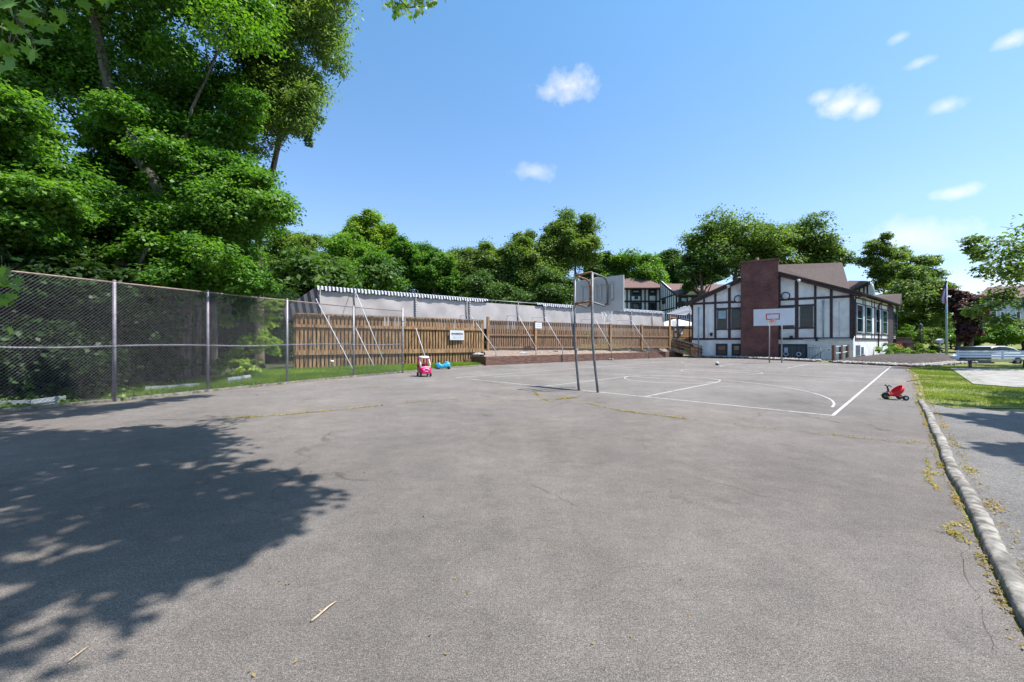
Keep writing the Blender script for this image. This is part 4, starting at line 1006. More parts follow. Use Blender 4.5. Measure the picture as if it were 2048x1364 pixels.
# round vents, pipes, lights
for px, py in ((1571,592),(1476.5,598)):
    a, z = fw.sz(px, py); c = fw.pt(a, z, 0)
    b = MB(); b.lathe([(.36,0),(.36,.05),(.30,.06),(.30,.03),(.0,.03)], c, fw.n, 24); o = b.build('round_vent', M['tbeam2'], CB)
    b = MB(); b.lathe([(.28,.035),(.26,.10),(.0,.12)], c, fw.n, 20); b.build('vent_cover', M['offwhite'], o)
for px, z0, z1 in ((1646.5,1.9,5.05),(1397.3,.2,4.9)):
    a = fw.S(px); b = MB(); b.tube([fw.pt(a,z0,.1), fw.pt(a,z1,.1)], .05, 8); b.tube([fw.pt(a,z1-.12,.1), fw.pt(a,z1+.06,.1)], .085, 8); b.build('pipe', M['bluesteel'], CB)
for px in (1678.5,1416):
    a = fw.S(px); b = MB(); b.tube([fw.pt(a,2.0,.03), fw.pt(a,4.9,.03)], .018, 6); b.build('conduit', M['offwhite'], CB)
for px, py in ((1598,561.5),(1458.5,572.5)):
    a, z = fw.sz(px, py); b = MB(); b.box(fw.pt(a,z,.5), (.28,.2,.16), .6); b.tube([fw.pt(a,z,.6), fw.pt(a,z-.16,.75)], [.06,.12], 8); b.build('floodlight', M['white'], CB)
for px, py in ((1582.5,674),(1633,677),(1423,668)):
    a, z = fw.sz(px, py); b = MB(); b.box(fw.pt(a,z,.14), (.22,.18,.22), .6); b.tube([fw.pt(a,z-.1,.14), fw.pt(a,z-.22,.14)], .08, 8); b.build('wall_lamp', M['tbeam2'], CB)
a0, a1 = fw.S(1652), fw.S(1702); b = MB(); fw.slab(b, a1, a0, 1.72, 1.78, .055, .14); b.tube([fw.pt(a0,1.76,.1), fw.pt(a0+1.6,1.72,.1)], .03, 6); b.build('pipe', M['offwhite'], CB)
a, z = fw.sz(1629,690); b = MB(); b.ball(fw.pt(a,z,.1), (.12,.1,.1), 10, 6); b.build('wall_lamp', M['white'], CB)
# basement double door with notices and a wreath
aL, aR = fw.S(1614.5), fw.S(1556.5); aL, aR = min(aL,aR), max(aL,aR); am = (aL+aR)/2
b = MB(); fw.slab(b, aL, aL+.14, -.15, 1.32, 0, .1); fw.slab(b, aR-.14, aR, -.15, 1.32, 0, .1); fw.slab(b, aL+.14, aR-.14, 1.18, 1.32, 0, .1); b.build('door_frame', M['tbeam2'], CB)
for d0, d1 in ((aL+.14,am-.01),(am+.01,aR-.14)):
    b = MB(); fw.slab(b, d0, d1, -.15, 1.17, 0, .06); do = b.build('door', M['frame'], CB)
    for k in range(1,3):
        b = MB(); x = d0+(d1-d0)*k/3; fw.slab(b, x-.02, x+.02, .1, 1.05, .06, .068); b.build('door_bar', M['tbeam2'], do)
    c = (d0+d1)/2
    b = MB()
    if d0 > am-.1: fw.slab(b, c-.12, c+.14, .62, 1.0, .07, .08)
    b.tube([fw.pt(c+.02+.16*cos(t),.42+.16*sin(t),.10) for t in [i*pi/8 for i in range(17)]], .045, 6); b.build('wreath', M['poolblue'], do)
    
# AC units
for px0, px1, py0, py1, Y, lb in ((1710,1721,689.5,711.6,34.4,'larger grey air conditioner unit by the white side wall'),(1722.5,1728.5,693,709.5,35.6,'smaller air conditioner unit behind the first one by the side wall')):
    p, q = at(px0,py1,Y), at(px1,py0,Y+.1); w = q.x-p.x; h = q.z-p.z; c = Vector(((p.x+q.x)/2, Y+.3, p.z+h/2)); an = radians(30)
    t = thing('air_conditioner', lb, 'air conditioner', (c.x,c.y,p.z), 'air conditioners beside the building')
    b = MB(); b.box(c, (w*1.0,.4,h), -.2); b.build('housing', M['offwhite'], t, bevel=.02)
    b = MB()
    for k in range(7): b.box((c.x-.04-.0*k, c.y-.205, p.z+h*(.12+.12*k)), (w*.8,.012,h*.06), -.2)
    b.build('grille', M['darksteel'], t); b = MB(); b.box((c.x,c.y,p.z-.08), (w+.1,.55,.16), -.2); b.build('pad', M['conc'], t)
# timber rail by the corner
t = thing('timber_railing', 'dark timber posts with two pale rails at the corner of the building', 'railing', (23.1,29.5,0))
pp = [Vector((23.15,29.5,0)), Vector((25.35,31.6,.25)), Vector((27.0,33.0,.3))]
for p, h in zip(pp, (1.27,1.0,1.0)):
    b = MB(); b.box((p.x,p.y,p.z+h/2-.05), (.18,.18,h+.1), .4); b.build('post', M['timber'], t)
for z in (.5,.0):
    b = MB(); b.beam(pp[0]+Vector((.1,.1,1.22-.03-z)), pp[1]+Vector((0,0,.93-z)), .03, .06); b.beam(pp[1]+Vector((0,0,.93-z)), pp[2]+Vector((0,0,.93-z)), .03, .06); b.build('rail', M['offwhite'], t)
# black stair railing
t = thing('stair_railing', 'black metal railing and sloping handrail by the basement door', 'railing', at(1616,719,34.6))
P0, P1 = at(1616,719,35.2), at(1641,720,33.4)
for k in range(9):
    p = P0.lerp(P1,k/8); b = MB(); b.tube([Vector((p.x,p.y,0)), Vector((p.x,p.y,1.02))], .016 if k < 8 else .035, 6); b.build('baluster', M['darksteel'], t)
b = MB(); b.tube([Vector((P0.x,P0.y,1.02)), Vector((P1.x,P1.y,1.02))], .022, 6); b.build('top_rail', M['darksteel'], t)
b = MB(); b.tube([at(1622,717,34.3), at(1652,699,33.4), at(1657,698,33.5)], .028, 6); b.ball(at(1657.5,698.5,33.5), .08, 8, 6); b.build('handrail', M['darksteel'], t)

# ---------------------------------------------------------------- ramp, gate with notices, striped canopy, white tent
t = thing('wooden_ramp', 'brown wooden ramp with railings leading up beside the building', 'ramp', (17.65,39,0))
A, B_ = Vector((17.75,39.0,.05)), at(1337,694.5,42.0); Dv = Vector((.75,1.1,0))
b = MB(); b.prism([A, B_, B_+Dv, A+Dv], (0,0,.06)); b.build('deck', M['deckwood'], t)
b = MB(); b.prism([A-Vector((0,0,.05)), B_-Vector((0,0,.3)), B_+Vector((0,0,.08)), A+Vector((0,0,.08))], Vector((-.03,-.04,0))); b.build('stringer', M['deckwood'], t)
for off in (Vector((0,0,0)), Dv):
    for f in (0,.27,.62,1):
        p = A.lerp(B_,f)+off; b = MB(); b.box((p.x,p.y,p.z+.52), (.1,.1,1.05 if f else .95), .5); b.build('post', M['timber'], t)
    for z in (1.06,.72,.42):
        b = MB(); b.beam(A+off+Vector((.12,-.1,z-.03)), B_+off+Vector((0,0,z)), .06 if z < 1 else .15, .09 if z < 1 else .05); b.build('rail', M['wood'] if z < 1 else M['deckwood'], t)
t = thing('wooden_gate', 'brown slatted gate with pinned white notices at the top of the ramp', 'gate', at(1345,690,42.6))
gp_ = Pl((at(1337,690,41.9).x,41.9),(at(1386,690,44.5).x,44.5))
b = MB(); k = 0
while k < gp_.L-.15:
    gp_.slab(b, k, k+.14, .9, 3.1, 0, .03); k += .2
b.build('board_panel', M['wood'], t)
b = MB(); gp_.slab(b, 0, gp_.L, 3.08, 3.16, -.05, .1); gp_.slab(b, 0, gp_.L, 2.0, 2.1, .03, .06); b.build('rail', M['wood'], t)
for px in (1338.5,1353.5):
    a = gp_.S(px); b = MB(); gp_.slab(b, a-.09, a+.09, .7, 4.25, .0, .14); b.build('post', M['wood'], t)
b = MB(); gp_.slab(b, gp_.S(1338), gp_.S(1354), 3.95, 4.1, .0, .1); b.build('lintel', M['wood'], t)
for i, (x0,x1,y0,y1,lb) in enumerate(((1341,1352,641.5,652.5,'largest bright white notice at the top of the gate'),(1347,1350.8,657,662,'smallest paper notice at the middle of the gate'),(1346.6,1350.8,666,674,'narrow paper notice low on the gate'),(1356,1362.2,657.5,668,'white notice on the slats right of the gate post'))):
    b = MB(); gp_.slab(b, gp_.S(x0), gp_.S(x1), gp_.Z(x0,y1), gp_.Z(x0,y0), .15, .165); tag(b.build('notice', M['white']), lb, 'notice', 'notices on the gate')
t = thing('striped_canopy', 'navy and white striped pyramid canopy against the left end of the building', 'canopy', at(1360,631,42.5))
ap = at(1378,608.5,43.3); Lf, Rt, Bk = at(1330,628,43.8), at(1379,632,41.6), at(1386,628,44.5)
b = MB()
def stripes(b, A, B_, C_, n, m):   # stripes parallel to the side A-C, converging on the apex edge
    for i in range(n):
        a0, a1 = i/n, (i+1)/n
        b.add([A.lerp(C_,a0), A.lerp(C_,a1), B_.lerp(C_,a1), B_.lerp(C_,a0)], [(0,1,2,3)], mi=i % 2)
stripes(b, Lf, Rt, ap, 18, 0); stripes(b, Bk, Rt, ap+Vector((.05,.05,0)), 14, 0)
b.poly([Lf, ap, Bk], mi=1)
b.build('fabric', [M['navy'], M['whitefab']], t)
b = MB()
for i in range(22):
    p, q = Lf.lerp(Rt,i/22), Lf.lerp(Rt,(i+1)/22); b.poly([p,q,q-Vector((0,0,.28)),(p+q)/2-Vector((0,0,.33)),p-Vector((0,0,.28))], mi=i % 2)
b.build('valance', [M['navy'], M['whitefab']], t)
b = MB(); mid = (Lf+Rt)/2; b.tube([Lf-Vector((-.3,0,.55)), mid-Vector((0,0,.35)), Rt-Vector((0,0,.5))], .06, 6); b.tube([Rt, Vector((Rt.x,Rt.y,.9))], .05, 6); b.build('frame', M['tbeam'], t)
t = thing('tent', 'low white tent roof showing above the slat fence left of the gate', 'tent', at(1320,650,47))
b = MB(); apx = at(1352,637,48); b.poly([at(1296,653,46), at(1400,651,46), apx]); b.poly([at(1400,651,46), at(1400,648,51), apx]); b.poly([at(1296,653,46), at(1310,650,51), apx]); b.build('canvas', M['whitefab'], t)
b = MB(); b.tube([at(1300,652,46.2), Vector((at(1300,652,46.2).x,46.2,0))], .04, 6); b.tube([at(1372,640,46.2), Vector((at(1372,640,46.2).x,46.2,0))], .04, 6); b.build('pole', M['galv'], t)
# cloth and crate beyond the ramp rails
p = at(1385,700,41.0); b = MB(); b.ball((p.x,p.y,p.z-.2), (.35,.3,.45), 12, 8, jit=.1); tag(b.build('cloth_bag', M['orangecloth']), 'orange cloth bag lying beyond the ramp railing', 'bag')

# ---------------------------------------------------------------- far apartments
def tudor(par, pl, rects, zt, zb, px0, px1, tr='tbeam2', th=.2):
    b = MB(); pl.slab(b, pl.S(px0), pl.S(px1), zb, zt, -.3, 0); b.build('wall', M['stucco'], par)
    return
t = thing('apartment_block', 'white apartment block with dark trim and hipped brown roof beyond the near backboard', 'building', (24,75,0))
pa = Pl((at(1195,600,75).x,75),(at(1321,600,75).x,75)); zev = pa.Z(1290,577.5); zgr = 1.0
b = MB(); pa.slab(b, 0, pa.L, zgr, zev, -.3, 0); b.build('wall', M['stucco'], t)
b = MB(); 
for px in (1254,1261.5,1282,1290,1297.5,1312,1320): a = pa.S(px); pa.slab(b, a-.13, a+.13, zgr, zev-.1, 0, .08)
for py in (577.5,602.5): z = pa.Z(1290,py); pa.slab(b, 0, pa.L, z-.18, z+.12, 0, .1)
pa.slab(b, pa.S(1263), pa.S(1281.5), pa.Z(1290,592), pa.Z(1290,590.5), 0, .09)
b.build('timber_trim', M['tbeam2'], t)
for x0, x1, y0, y1 in ((1263.5,1280.5,579,591),(1299,1311,579,591.5),(1263.5,1280.5,605,620),(1299,1311,605,622)):
    window(pa, pa.S(x0), pa.S(x1), pa.Z(1290,y1), pa.Z(1290,y0), t, fr='tbeam2', fw=.25, sash=False, blind_or_reflection=1 if y0 < 600 else None)
b = MB(); pa.slab(b, pa.S(1269), pa.S(1275), pa.Z(1290,598), pa.Z(1290,593), 0, .35); b.build('air_conditioner', M['tbeam2'], t)
e0, e1 = pa.pt(-6,zev-.1,.9), pa.pt(pa.L+.6,zev-.1,.9); rl, rr_ = at(1190,556.5,80), at(1292,558.5,80)
roofpoly('roof', [e0, e1, rr_, rl], 'shingle2', t, .2)
b = MB(); q = at(1300,562,86); b.poly([e1, rr_, Vector((e1.x+.6,86,zev))]); b.build('roof_hip', M['shingle'], t)
# second block: studded side, dormer front
t = thing('apartment_block', 'apartment block with small gable dormer behind the left end of the club building', 'building', (30,68,0))
pb = Pl((at(1321,600,74).x,74),(at(1352,600,66).x,66)); pf = Pl((at(1352,600,66).x,66),(at(1500,600,71).x,71))
ztL, ztR = pb.Z(1321,572), pb.Z(1351,590)
b = MB(); b.prism([pb.pt(0,.8,0), pb.pt(pb.L,.8,0), pb.pt(pb.L,ztR,0), pb.pt(0,ztL+.9,0)], -pb.n*.3); b.build('side_wall', M['stucco'], t)
b = MB()
for k in range(9):
    a = pb.L*k/8; zt = ztL+.9+(ztR-ztL-.9)*k/8; pb.slab(b, a-.09, a+.09, .8, zt, 0, .06)
pb.slab(b, 0, pb.L, pb.Z(1335,594)-.1, pb.Z(1335,594)+.1, 0, .07); pb.slab(b, 0, pb.L, pb.Z(1335,619)-.1, pb.Z(1335,619)+.1, 0, .07)
b.prism([pb.pt(0,ztL+.7,.0), pb.pt(pb.L,ztR-.15,.0), pb.pt(pb.L,ztR+.15,0), pb.pt(0,ztL+1.05,0)], pb.n*.12); b.build('timber_trim', M['tbeam2'], t)
window(pb, pb.S(1324.5), pb.S(1330.5), pb.Z(1328,608), pb.Z(1328,597), t, fr='tbeam2', fw=.15)
zf = pf.Z(1352,590.5)
b = MB(); pf.slab(b, 0, pf.L, .8, zf, -.3, 0); b.build('wall', M['stucco'], t)
b = MB()
for px in (1352.5,1358,1384,1393,1401): a = pf.S(px); pf.slab(b, a-.14, a+.14, .8, zf, 0, .08)
pf.slab(b, 0, pf.L, zf-.25, zf, 0, .1); b.build('timber_trim', M['tbeam2'], t)
window(pf, pf.S(1360), pf.S(1375.5), pf.Z(1365,612), pf.Z(1365,593), t, fr='tbeam2', fw=.25, sash=False, blind_or_reflection=1)
window(pf, pf.S(1386), pf.S(1392), pf.Z(1390,608), pf.Z(1390,594), t, fr='tbeam2', fw=.15, sash=False, blind_or_reflection=1)
b = MB(); pf.slab(b, pf.S(1352), pf.S(1384), pf.Z(1365,613.5), pf.Z(1365,605), .1, .2); b.build('balcony', M['tbeam2'], t)
r0, r1 = at(1317,569,78), at(1470,571,80)
roofpoly('roof', [pf.pt(-.4,zf,.6), pf.pt(pf.L,zf,.6), r1, r0], 'shingle2', t, .2)
b = MB(); d0, d1, dp = pf.sz(1360,590), pf.sz(1387,590.5), pf.sz(1373.5,580.5)
b.prism([pf.pt(d0[0],d0[1],1.0), pf.pt(d1[0],d1[1],1.0), pf.pt(dp[0],dp[1],1.0)], -pf.n*3); do = b.build('dormer', M['stucco'], t)
b = MB()
for q in (d0, d1): b.beam(pf.pt(q[0],q[1],1.15), pf.pt(dp[0],dp[1]+.15,1.15), .3, .22)
b.prism([pf.pt(d0[0]-.2,d0[1],.9), pf.pt(dp[0],dp[1]+.2,.9), pf.pt(dp[0],dp[1]+.2,-4), pf.pt(d0[0]-.2,d0[1],-2)], (0,0,.15)); b.prism([pf.pt(d1[0]+.2,d1[1],.9), pf.pt(dp[0],dp[1]+.2,.9), pf.pt(dp[0],dp[1]+.2,-4), pf.pt(d1[0]+.2,d1[1],-2)], (0,0,.15))
b.build('dormer_trim', M['tbeam2'], do)
for px in (1398,1404):
    q = at(px,573,73.5); b = MB(); b.tube([q-Vector((0,0,.6)), q+Vector((0,0,.1))], .4, 8); b.build('roof_vent', M['darksteel'], t)
# gable house behind the roof, right of the chimney
t = thing('gable_house', 'small brown gabled roof with white gable between the club roof and the trees', 'building', (40,60,0))
pg = Pl((at(1690,600,62).x,62),(at(1748,600,58).x,58))
b = MB(); q0, q1, q2 = pg.sz(1704,585), pg.sz(1743,567), pg.sz(1747,600)
b.prism([pg.pt(q0[0],1,0), pg.pt(q2[0],1,0), pg.pt(q2[0],q1[1]-1,0), pg.pt(q1[0],q1[1],0), pg.pt(q0[0],q0[1],0)], -pg.n*.3); b.build('gable_wall', M['stucco'], t)
b = MB(); b.prism([pg.pt(q0[0]-.5,q0[1]-.3,.5), pg.pt(q1[0],q1[1]-.1,.5), pg.pt(q1[0],q1[1]+.3,.5), pg.pt(q0[0]-.5,q0[1]+.1,.5)], -pg.n*.3)
for px in (1711,1719,1728,1735): a = pg.S(px); pg.slab(b, a-.1, a+.1, 1, q0[1]+(a-q0[0])/(q1[0]-q0[0])*(q1[1]-q0[1]), 0, .06)
b.build('timber_trim', M['tbeam2'], t)
roofpoly('roof', [pg.pt(q0[0]-.6,q0[1]-.1,.5), pg.pt(q1[0],q1[1]+.2,.5), at(1700,563,70), at(1690,569,70)], 'shingle2', t, .2)
# house far right
t = thing('far_house', 'brown roofed house with blue grey windows half hidden by the right hand tree', 'building', (75,66,0))
ph = Pl((at(1960,600,66).x,66),(at(2120,600,62).x,62)); zh = ph.Z(1990,600)
b = MB(); ph.slab(b, 0, ph.L, 1.4, zh, -.3, 0); b.build('wall', M['poolblue'], t)
roofpoly('roof', [ph.pt(-.8,zh,.8), ph.pt(ph.L,zh,.8), at(2100,572,72), at(1975,576,72)], 'shingle2', t, .2)
for x0, x1 in ((1984,1994),(1999,2009),(2013,2019),(2030,2042)): window(ph, ph.S(x0), ph.S(x1), ph.Z(x0,641), ph.Z(x0,622), t, fr='white', fw=.15, sash=False)

# ---------------------------------------------------------------- right hand lawn: bench, box, cars, flag, lamp
bt = thing('park_bench', 'long pale blue bench with slatted back beyond the concrete patio', 'bench', (26.3,23.7,0))
yb = 23.7; x0, x1 = 25.95, 31.2; dv = Vector((1,-.04,0)).normalized()
for k in range(3):
    b = MB(); z = .94-.145*k; b.beam(Vector((x0,yb+.25+.03*k,z)), Vector((x1,yb+.05+.03*k,z)), .03, .11); b.build('back_slat', M['benchpaint'], bt, bevel=.006)
b = MB()
for k in range(3): b.beam(Vector((x0,yb-.22+.15*k,.47)), Vector((x1,yb-.42+.15*k,.47)), .12, .04)
b.build('seat', M['conc'], bt)
for x in (26.35,29.35):
    y = yb-(x-x0)*.038; b = MB(); b.box((x,y-.1,.22), (.1,.1,.46)); b.box((x,y-.05,.45), (.08,.5,.06)); b.build('leg', M['timber'], bt)
for x in (x0+.15,28.6,x1-.3):
    y = yb-(x-x0)*.038+.27; b = MB(); b.box((x,y+.03,.74), (.08,.05,.56)); b.build('back_post', M['benchpaint'], bt)
p, q = at(1933,703,28.6), at(1985,694,28.6); b = MB(); b.box(((p.x+q.x)/2,28.9,.55), (q.x-p.x,.5,1.15)); b.box(((p.x+q.x)/2,28.9,1.15), (q.x-p.x+.06,.56,.05))
tag(b.build('utility_box', M['frame'], bevel=.02), 'dark slate utility box standing behind the left end of the bench', 'box')
b = MB(); c = at(1922,695,29); b.tube([Vector((c.x,c.y,0)), Vector((c.x,c.y,1.12))], .04, 8); b.ball((c.x,c.y,1.15), .06, 8, 6)
tag(b.build('bollard', M['black']), 'thin black post just left of the slate box', 'post')
# a white car parked behind the bench
def car(x, y, z, yaw, label):
    c = Vector((x,y,z)); Fd, Sd = frame_of(yaw); Z = Vector((0,0,1)); t = thing('parked_car', label, 'car', c, 'white cars parked beyond the lawn')
    def P(a, s, h): return c+Fd*a+Sd*s+Z*h
    prof = [(-2.2,.45,.72),(-2.15,.28,.92),(-1.7,.24,1.0),(-1.0,.22,.98),(0,.22,.96),(1.0,.22,.93),(1.7,.24,.86),(2.1,.28,.74),(2.22,.4,.62)]
    b = MB(); rloft(b, [(P(a,0,(lo+hi)/2), .86-(.12 if abs(a) > 2 else 0), (hi-lo)/2, Sd, Z) for a, lo, hi in prof], 24, 5); b.build('body', M['carp'], t)
    cab = [(-1.85,.95,1.0),(-1.35,.94,1.30),(-.7,.93,1.43),(-.1,.93,1.45),(.4,.93,1.38),(.95,.92,1.1),(1.15,.90,.95)]
    b = MB(); rloft(b, [(P(a,0,(lo+hi)/2), .72-(.1*(hi-1)), (hi-lo)/2, Sd, Z) for a, lo, hi in cab], 24, 4); b.build('glasshouse', M['glass'], t)
    b = MB()
    rloft(b, [(P(a,0,hi-.01), .68-.08*(hi-1), .03, Sd, Z) for a, lo, hi in cab[1:6]], 16, 4)
    for s in (-1,1): b.tube([P(a, s*(.70-.1*(hi-1)), hi-.03) for a, lo, hi in cab], .035, 6)
    b.build('roof', M['carp'], t)
    for a in (-1.4,1.4):
        for s in (-.8,.8): wheel('wheel', P(a,s,.32), Sd, .32, .2, t, 'galv')
    for s in (-.6,.6): b = MB(); b.ball(P(2.15,s,.66), (.1,.16,.07), 10, 6); b.build('headlight', M['offwhite'], t)
    return t
car(36.6, 31.6, -.26, radians(184), 'white car nearest the bench, its windows showing above the backrest')
car(41.5, 36.0, -.30, radians(182), 'white car parked behind the nearer white one')
# flagpole
fx_ = at(1893,714,42); t = thing('flagpole', 'pale metal flagpole with a limp striped flag on the far lawn', 'flagpole', (fx_.x,42,0))
zt = at(1893,557,42).z
b = MB(); b.tube([(fx_.x,42,0),(fx_.x,42,zt*.5),(fx_.x,42,zt)], [.12,.10,.06], 12); b.ball((fx_.x,42,zt+.08), .1, 10, 8); b.build('pole', M['bluesteel'], t)
b = MB(); n, m_ = 12, 14; ztop = at(1893,561,42).z; zbot = at(1893,604,42).z
for j in range(m_+1):
    v = j/m_
    for i in range(n+1):
        u = i/n; wdt = (.04+.50*min(1,v*1.25))*(1 if v < .9 else .85)
        b.v.append((fx_.x-.06-u*wdt, 42-.05+.09*sin(u*14+v*2), ztop+(zbot-ztop)*v-(.10*sin(u*pi) if v > .8 else 0)-u*.1))
for j in range(m_):
    for i in range(n): b.f.append([j*(n+1)+i, j*(n+1)+i+1, (j+1)*(n+1)+i+1, (j+1)*(n+1)+i]); b.sm.append(True); b.mi.append(0 if j < 5 else (1 if (i//2) % 2 else 2))
M['flagblue'] = mat('flag blue', (.05,.045,.16), .8, .1); M['flagred'] = mat('flag red', (.30,.03,.08), .8, .1); M['flagwhite'] = mat('flag white', (.40,.36,.55), .8, .1)
b.build('flag', [M['flagblue'], M['flagred'], M['flagwhite']], t)
# lamp post and small things on the lawn
c = at(1841,690,44); b = MB(); z0 = c.z-.2; t = thing('lamp_post', 'slim black lamp post before the clipped round shrubs', 'street lamp', (c.x,44,z0-.4))
b.tube([(c.x,44,z0-.4),(c.x,44,at(1841,655,44).z)], .05, 8); b.build('post', M['black'], t); zl = at(1841,655,44).z
b = MB(); b.lathe([(.06,-.05),(.16,0),(.2,.3),(.05,.42),(0,.5)], (c.x,44,zl), n=8); b.build('lantern', M['frame'], t)
c = at(1880,700,43); b = MB(); b.box((c.x,43,.7), (.12,.12,1.5)); b.box((c.x,43,1.52), (.4,.4,.3)); b.prism([(c.x-.25,42.75,1.68),(c.x+.25,42.75,1.68),(c.x,42.75,1.85)], (0,.5,0))
tag(b.build('bird_box', M['whitefab']), 'small white bird box on a post left of the flagpole', 'bird box')
c = at(1901,700,52); t = thing('sign', 'small dark sign with white mark on the lawn right of the flagpole', 'sign', (c.x,52,.6))
b = MB(); b.prism([at(1896,678,52),at(1906.5,678,52),at(1906.5,673,52),at(1901.5,668,52),at(1896,673,52)], (0,.06,0)); b.tube([at(1901,698,52.05),at(1901,677,52.05)], .06, 6); b.build('panel', M['tbeam2'], t)
b = MB(); b.tube([at(1899,676,51.95),at(1901.3,671,51.95),at(1904,676,51.95)], .07, 4); b.build('mark', M['white'], t)
# low brick walls and steps by the flower bed
for (x0,x1,y0,y1,Y,lb) in ((1794,1826,677,690,44.5,'long low dark brick wall beyond the flower bed'),(1815,1838,686,694,43,'short brick step end beside the bright shrub')):
    p, q = at(x0,y1,Y), at(x1,y0,Y); b = MB(); b.box(((p.x+q.x)/2,Y+.3,(q.z-.2)/2+.1), (q.x-p.x,.5,q.z-.0)); b.box(((p.x+q.x)/2,Y+.3,q.z+.1), (q.x-p.x+.06,.56,.08)); tag(b.build('brick_wall', M['brickwall']), lb, 'wall')
# red toy at the frame edge
c = gp(2068,757); t = thing('toy_truck', 'red and black toy cut by the right edge of the photo', 'toy', c); Fd, Sd = frame_of(.2)
def P(x, y, z): return c+Fd*x+Sd*y+Vector((0,0,z))
b = MB(); rloft(b, [(P(-.25,0,.2),.12,.07,Sd,Vector((0,0,1))),(P(0,0,.22),.13,.1,Sd,Vector((0,0,1))),(P(.25,0,.2),.12,.08,Sd,Vector((0,0,1)))]); b.build('body', M['red'], t)
for x in (-.17,.17):
    for y in (-.12,.12): wheel('wheel', P(x,y,.08), Sd, .08, .05, t, 'tbeam2')
c = gp(1827,768); p, q = Vector((c.x-.25,c.y,.09)), Vector((c.x+.55,c.y-.1,.2)); b = MB(); b.tube([p, p.lerp(q,.5)+Vector((0,0,.02)), q], [.012,.018,.016], 6); tag(b.build('stick', M['rust']), 'reddish stick poking from the lawn beside the court', 'stick')
# ---------------------------------------------------------------- trees
def limb(b, p, q, r0, r1, n=5, wob=.06):
    p, q = Vector(p), Vector(q); L = (q-p).length; pts = []; rs = []; W1, W2 = [Vector((random.gauss(0,1), random.gauss(0,1), random.gauss(0,.4))) for _ in '12']
    for i in range(n+1):
        t = i/n; w = (W1*sin(pi*t)+W2*sin(2*pi*t)*.5)*L*wob
        pts.append(p.lerp(q,t)+w+Vector((0,0,.08*L*sin(pi*t)))); rs.append(r0+(r1-r0)*t)
    b.tube(pts, rs, 7, cap=False); return pts
def tree(name, label, cat, base, fork_h, r, lobes, leaf, L, W, nc=22, nl=22, group=None, spread=.24, flat=.75, droop=0, nlimb=9, lean=(0,0), core=.5, trunks=1, thick=.45):
    base = Vector(base); t = thing(name, label, cat, base, group); b = MB()
    for k in range(trunks):
        off = Vector((cos(k*2.4), sin(k*2.4), 0))*(.0 if k == 0 else r*3)
        top = base+off*1.5+Vector((lean[0], lean[1], fork_h))
        b.tube([base+off-Vector((0,0,.1)), base+off+Vector((0,0,.25)), (base+off).lerp(top,.5)+Vector((random.gauss(0,.1),random.gauss(0,.1),0)), top], [r*1.5, r*1.1, r*.9, r*.7], 10)
        ls = sorted(lobes, key=lambda q: -q[3]*random.uniform(.6,1.4))[:nlimb]
        mx = sum(q[0] for q in lobes)/len(lobes); my = sum(q[1] for q in lobes)/len(lobes); mz_ = max(q[2] for q in lobes)
        lead = limb(b, top, (mx+off.x, my+off.y, top.z+(mz_-top.z)*.8), r*.7, r*.1, 8, .04)
        for q in ls:
            cand = [s for s in lead if s.z < q[2]-.15*(Vector((q[0],q[1],0))-Vector((s.x,s.y,0))).length] or lead[:1]
            s0 = cand[-1] if random.random() < .6 else random.choice(cand)
            pts = limb(b, s0, (q[0],q[1],q[2]), r*.26, r*.05)
            for _ in range(2):
                s = pts[random.randint(2,4)]; limb(b, s, (q[0]+random.gauss(0,q[3]*.5), q[1]+random.gauss(0,q[3]*.5), q[2]+random.uniform(0,q[3]*.6)), r*.08, .008, 4)
    b.build('trunk', M['bark'], t)
    quads_mesh('crown', lobes_leaves(lobes, nc, nl, L, W, spread=spread, flat=flat, droop=droop, core=core, thick=thick), L_[leaf], t)
    return t
def crown(c, rx, ry, rz, n, rl, seed=0, bottom=-.6):
    rr = random.Random(seed); out = [(c[0],c[1],c[2],min(rx,ry,rz)*.7)]
    for i in range(n):
        while True:
            d = Vector((rr.gauss(0,1), rr.gauss(0,1), rr.gauss(0,1))).normalized()
            if d.z > bottom: break
        k = rr.uniform(.45,1.0); s = rl*rr.uniform(.65,1.35)
        out.append((c[0]+d.x*(rx-s*.6)*k/.9, c[1]+d.y*(ry-s*.6)*k/.9, c[2]+d.z*(rz-s*.6)*k/.9, s))
    return out
def pxlobes(poly, n, Y0, Y1, r0, r1, seed, inset=.8):
    """lobes spread through a region of the view between two depths, in metres"""
    rr = random.Random(seed); out = []; x0,x1 = min(p[0] for p in poly), max(p[0] for p in poly); y0,y1 = min(p[1] for p in poly), max(p[1] for p in poly)
    tries = 0
    while len(out) < n and tries < 20000:
        tries += 1; x, y, Y, r = rr.uniform(x0,x1), rr.uniform(y0,y1), rr.uniform(Y0,Y1), rr.uniform(r0,r1)
        rp = r*F/Y*inset
        if all(inpoly(x+rp*cos(a), y+rp*sin(a)*.85, poly) for a in (0,.8,1.57,2.4,3.14,3.9,4.71,5.5)):
            p = at(x,y,Y); out.append((p.x,p.y,p.z,r))
    return out
def thin(lb, k): return lb[:k]
# A: big maple, bulge above the chain link fence
PA = [(120,230),(300,215),(430,235),(510,285),(560,285),(600,310),(604,372),(590,400),(592,440),(560,465),(530,505),(500,540),(520,575),(500,600),(430,610),(300,600),(200,590),(60,560),(60,400)]
lA = pxlobes(PA, 80, 14.0, 19.5, .7, 1.55, 21)
tree('maple_tree', 'large leafy maple bulging over the middle of the chain link fence', 'tree', (-14.0,19.0,0), 4.2, .28, lA, 'maple', .125, .10, 64, 40, 'big trees behind the chain link fence', nlimb=14, spread=.2, core=.4, thick=.28, flat=.66)
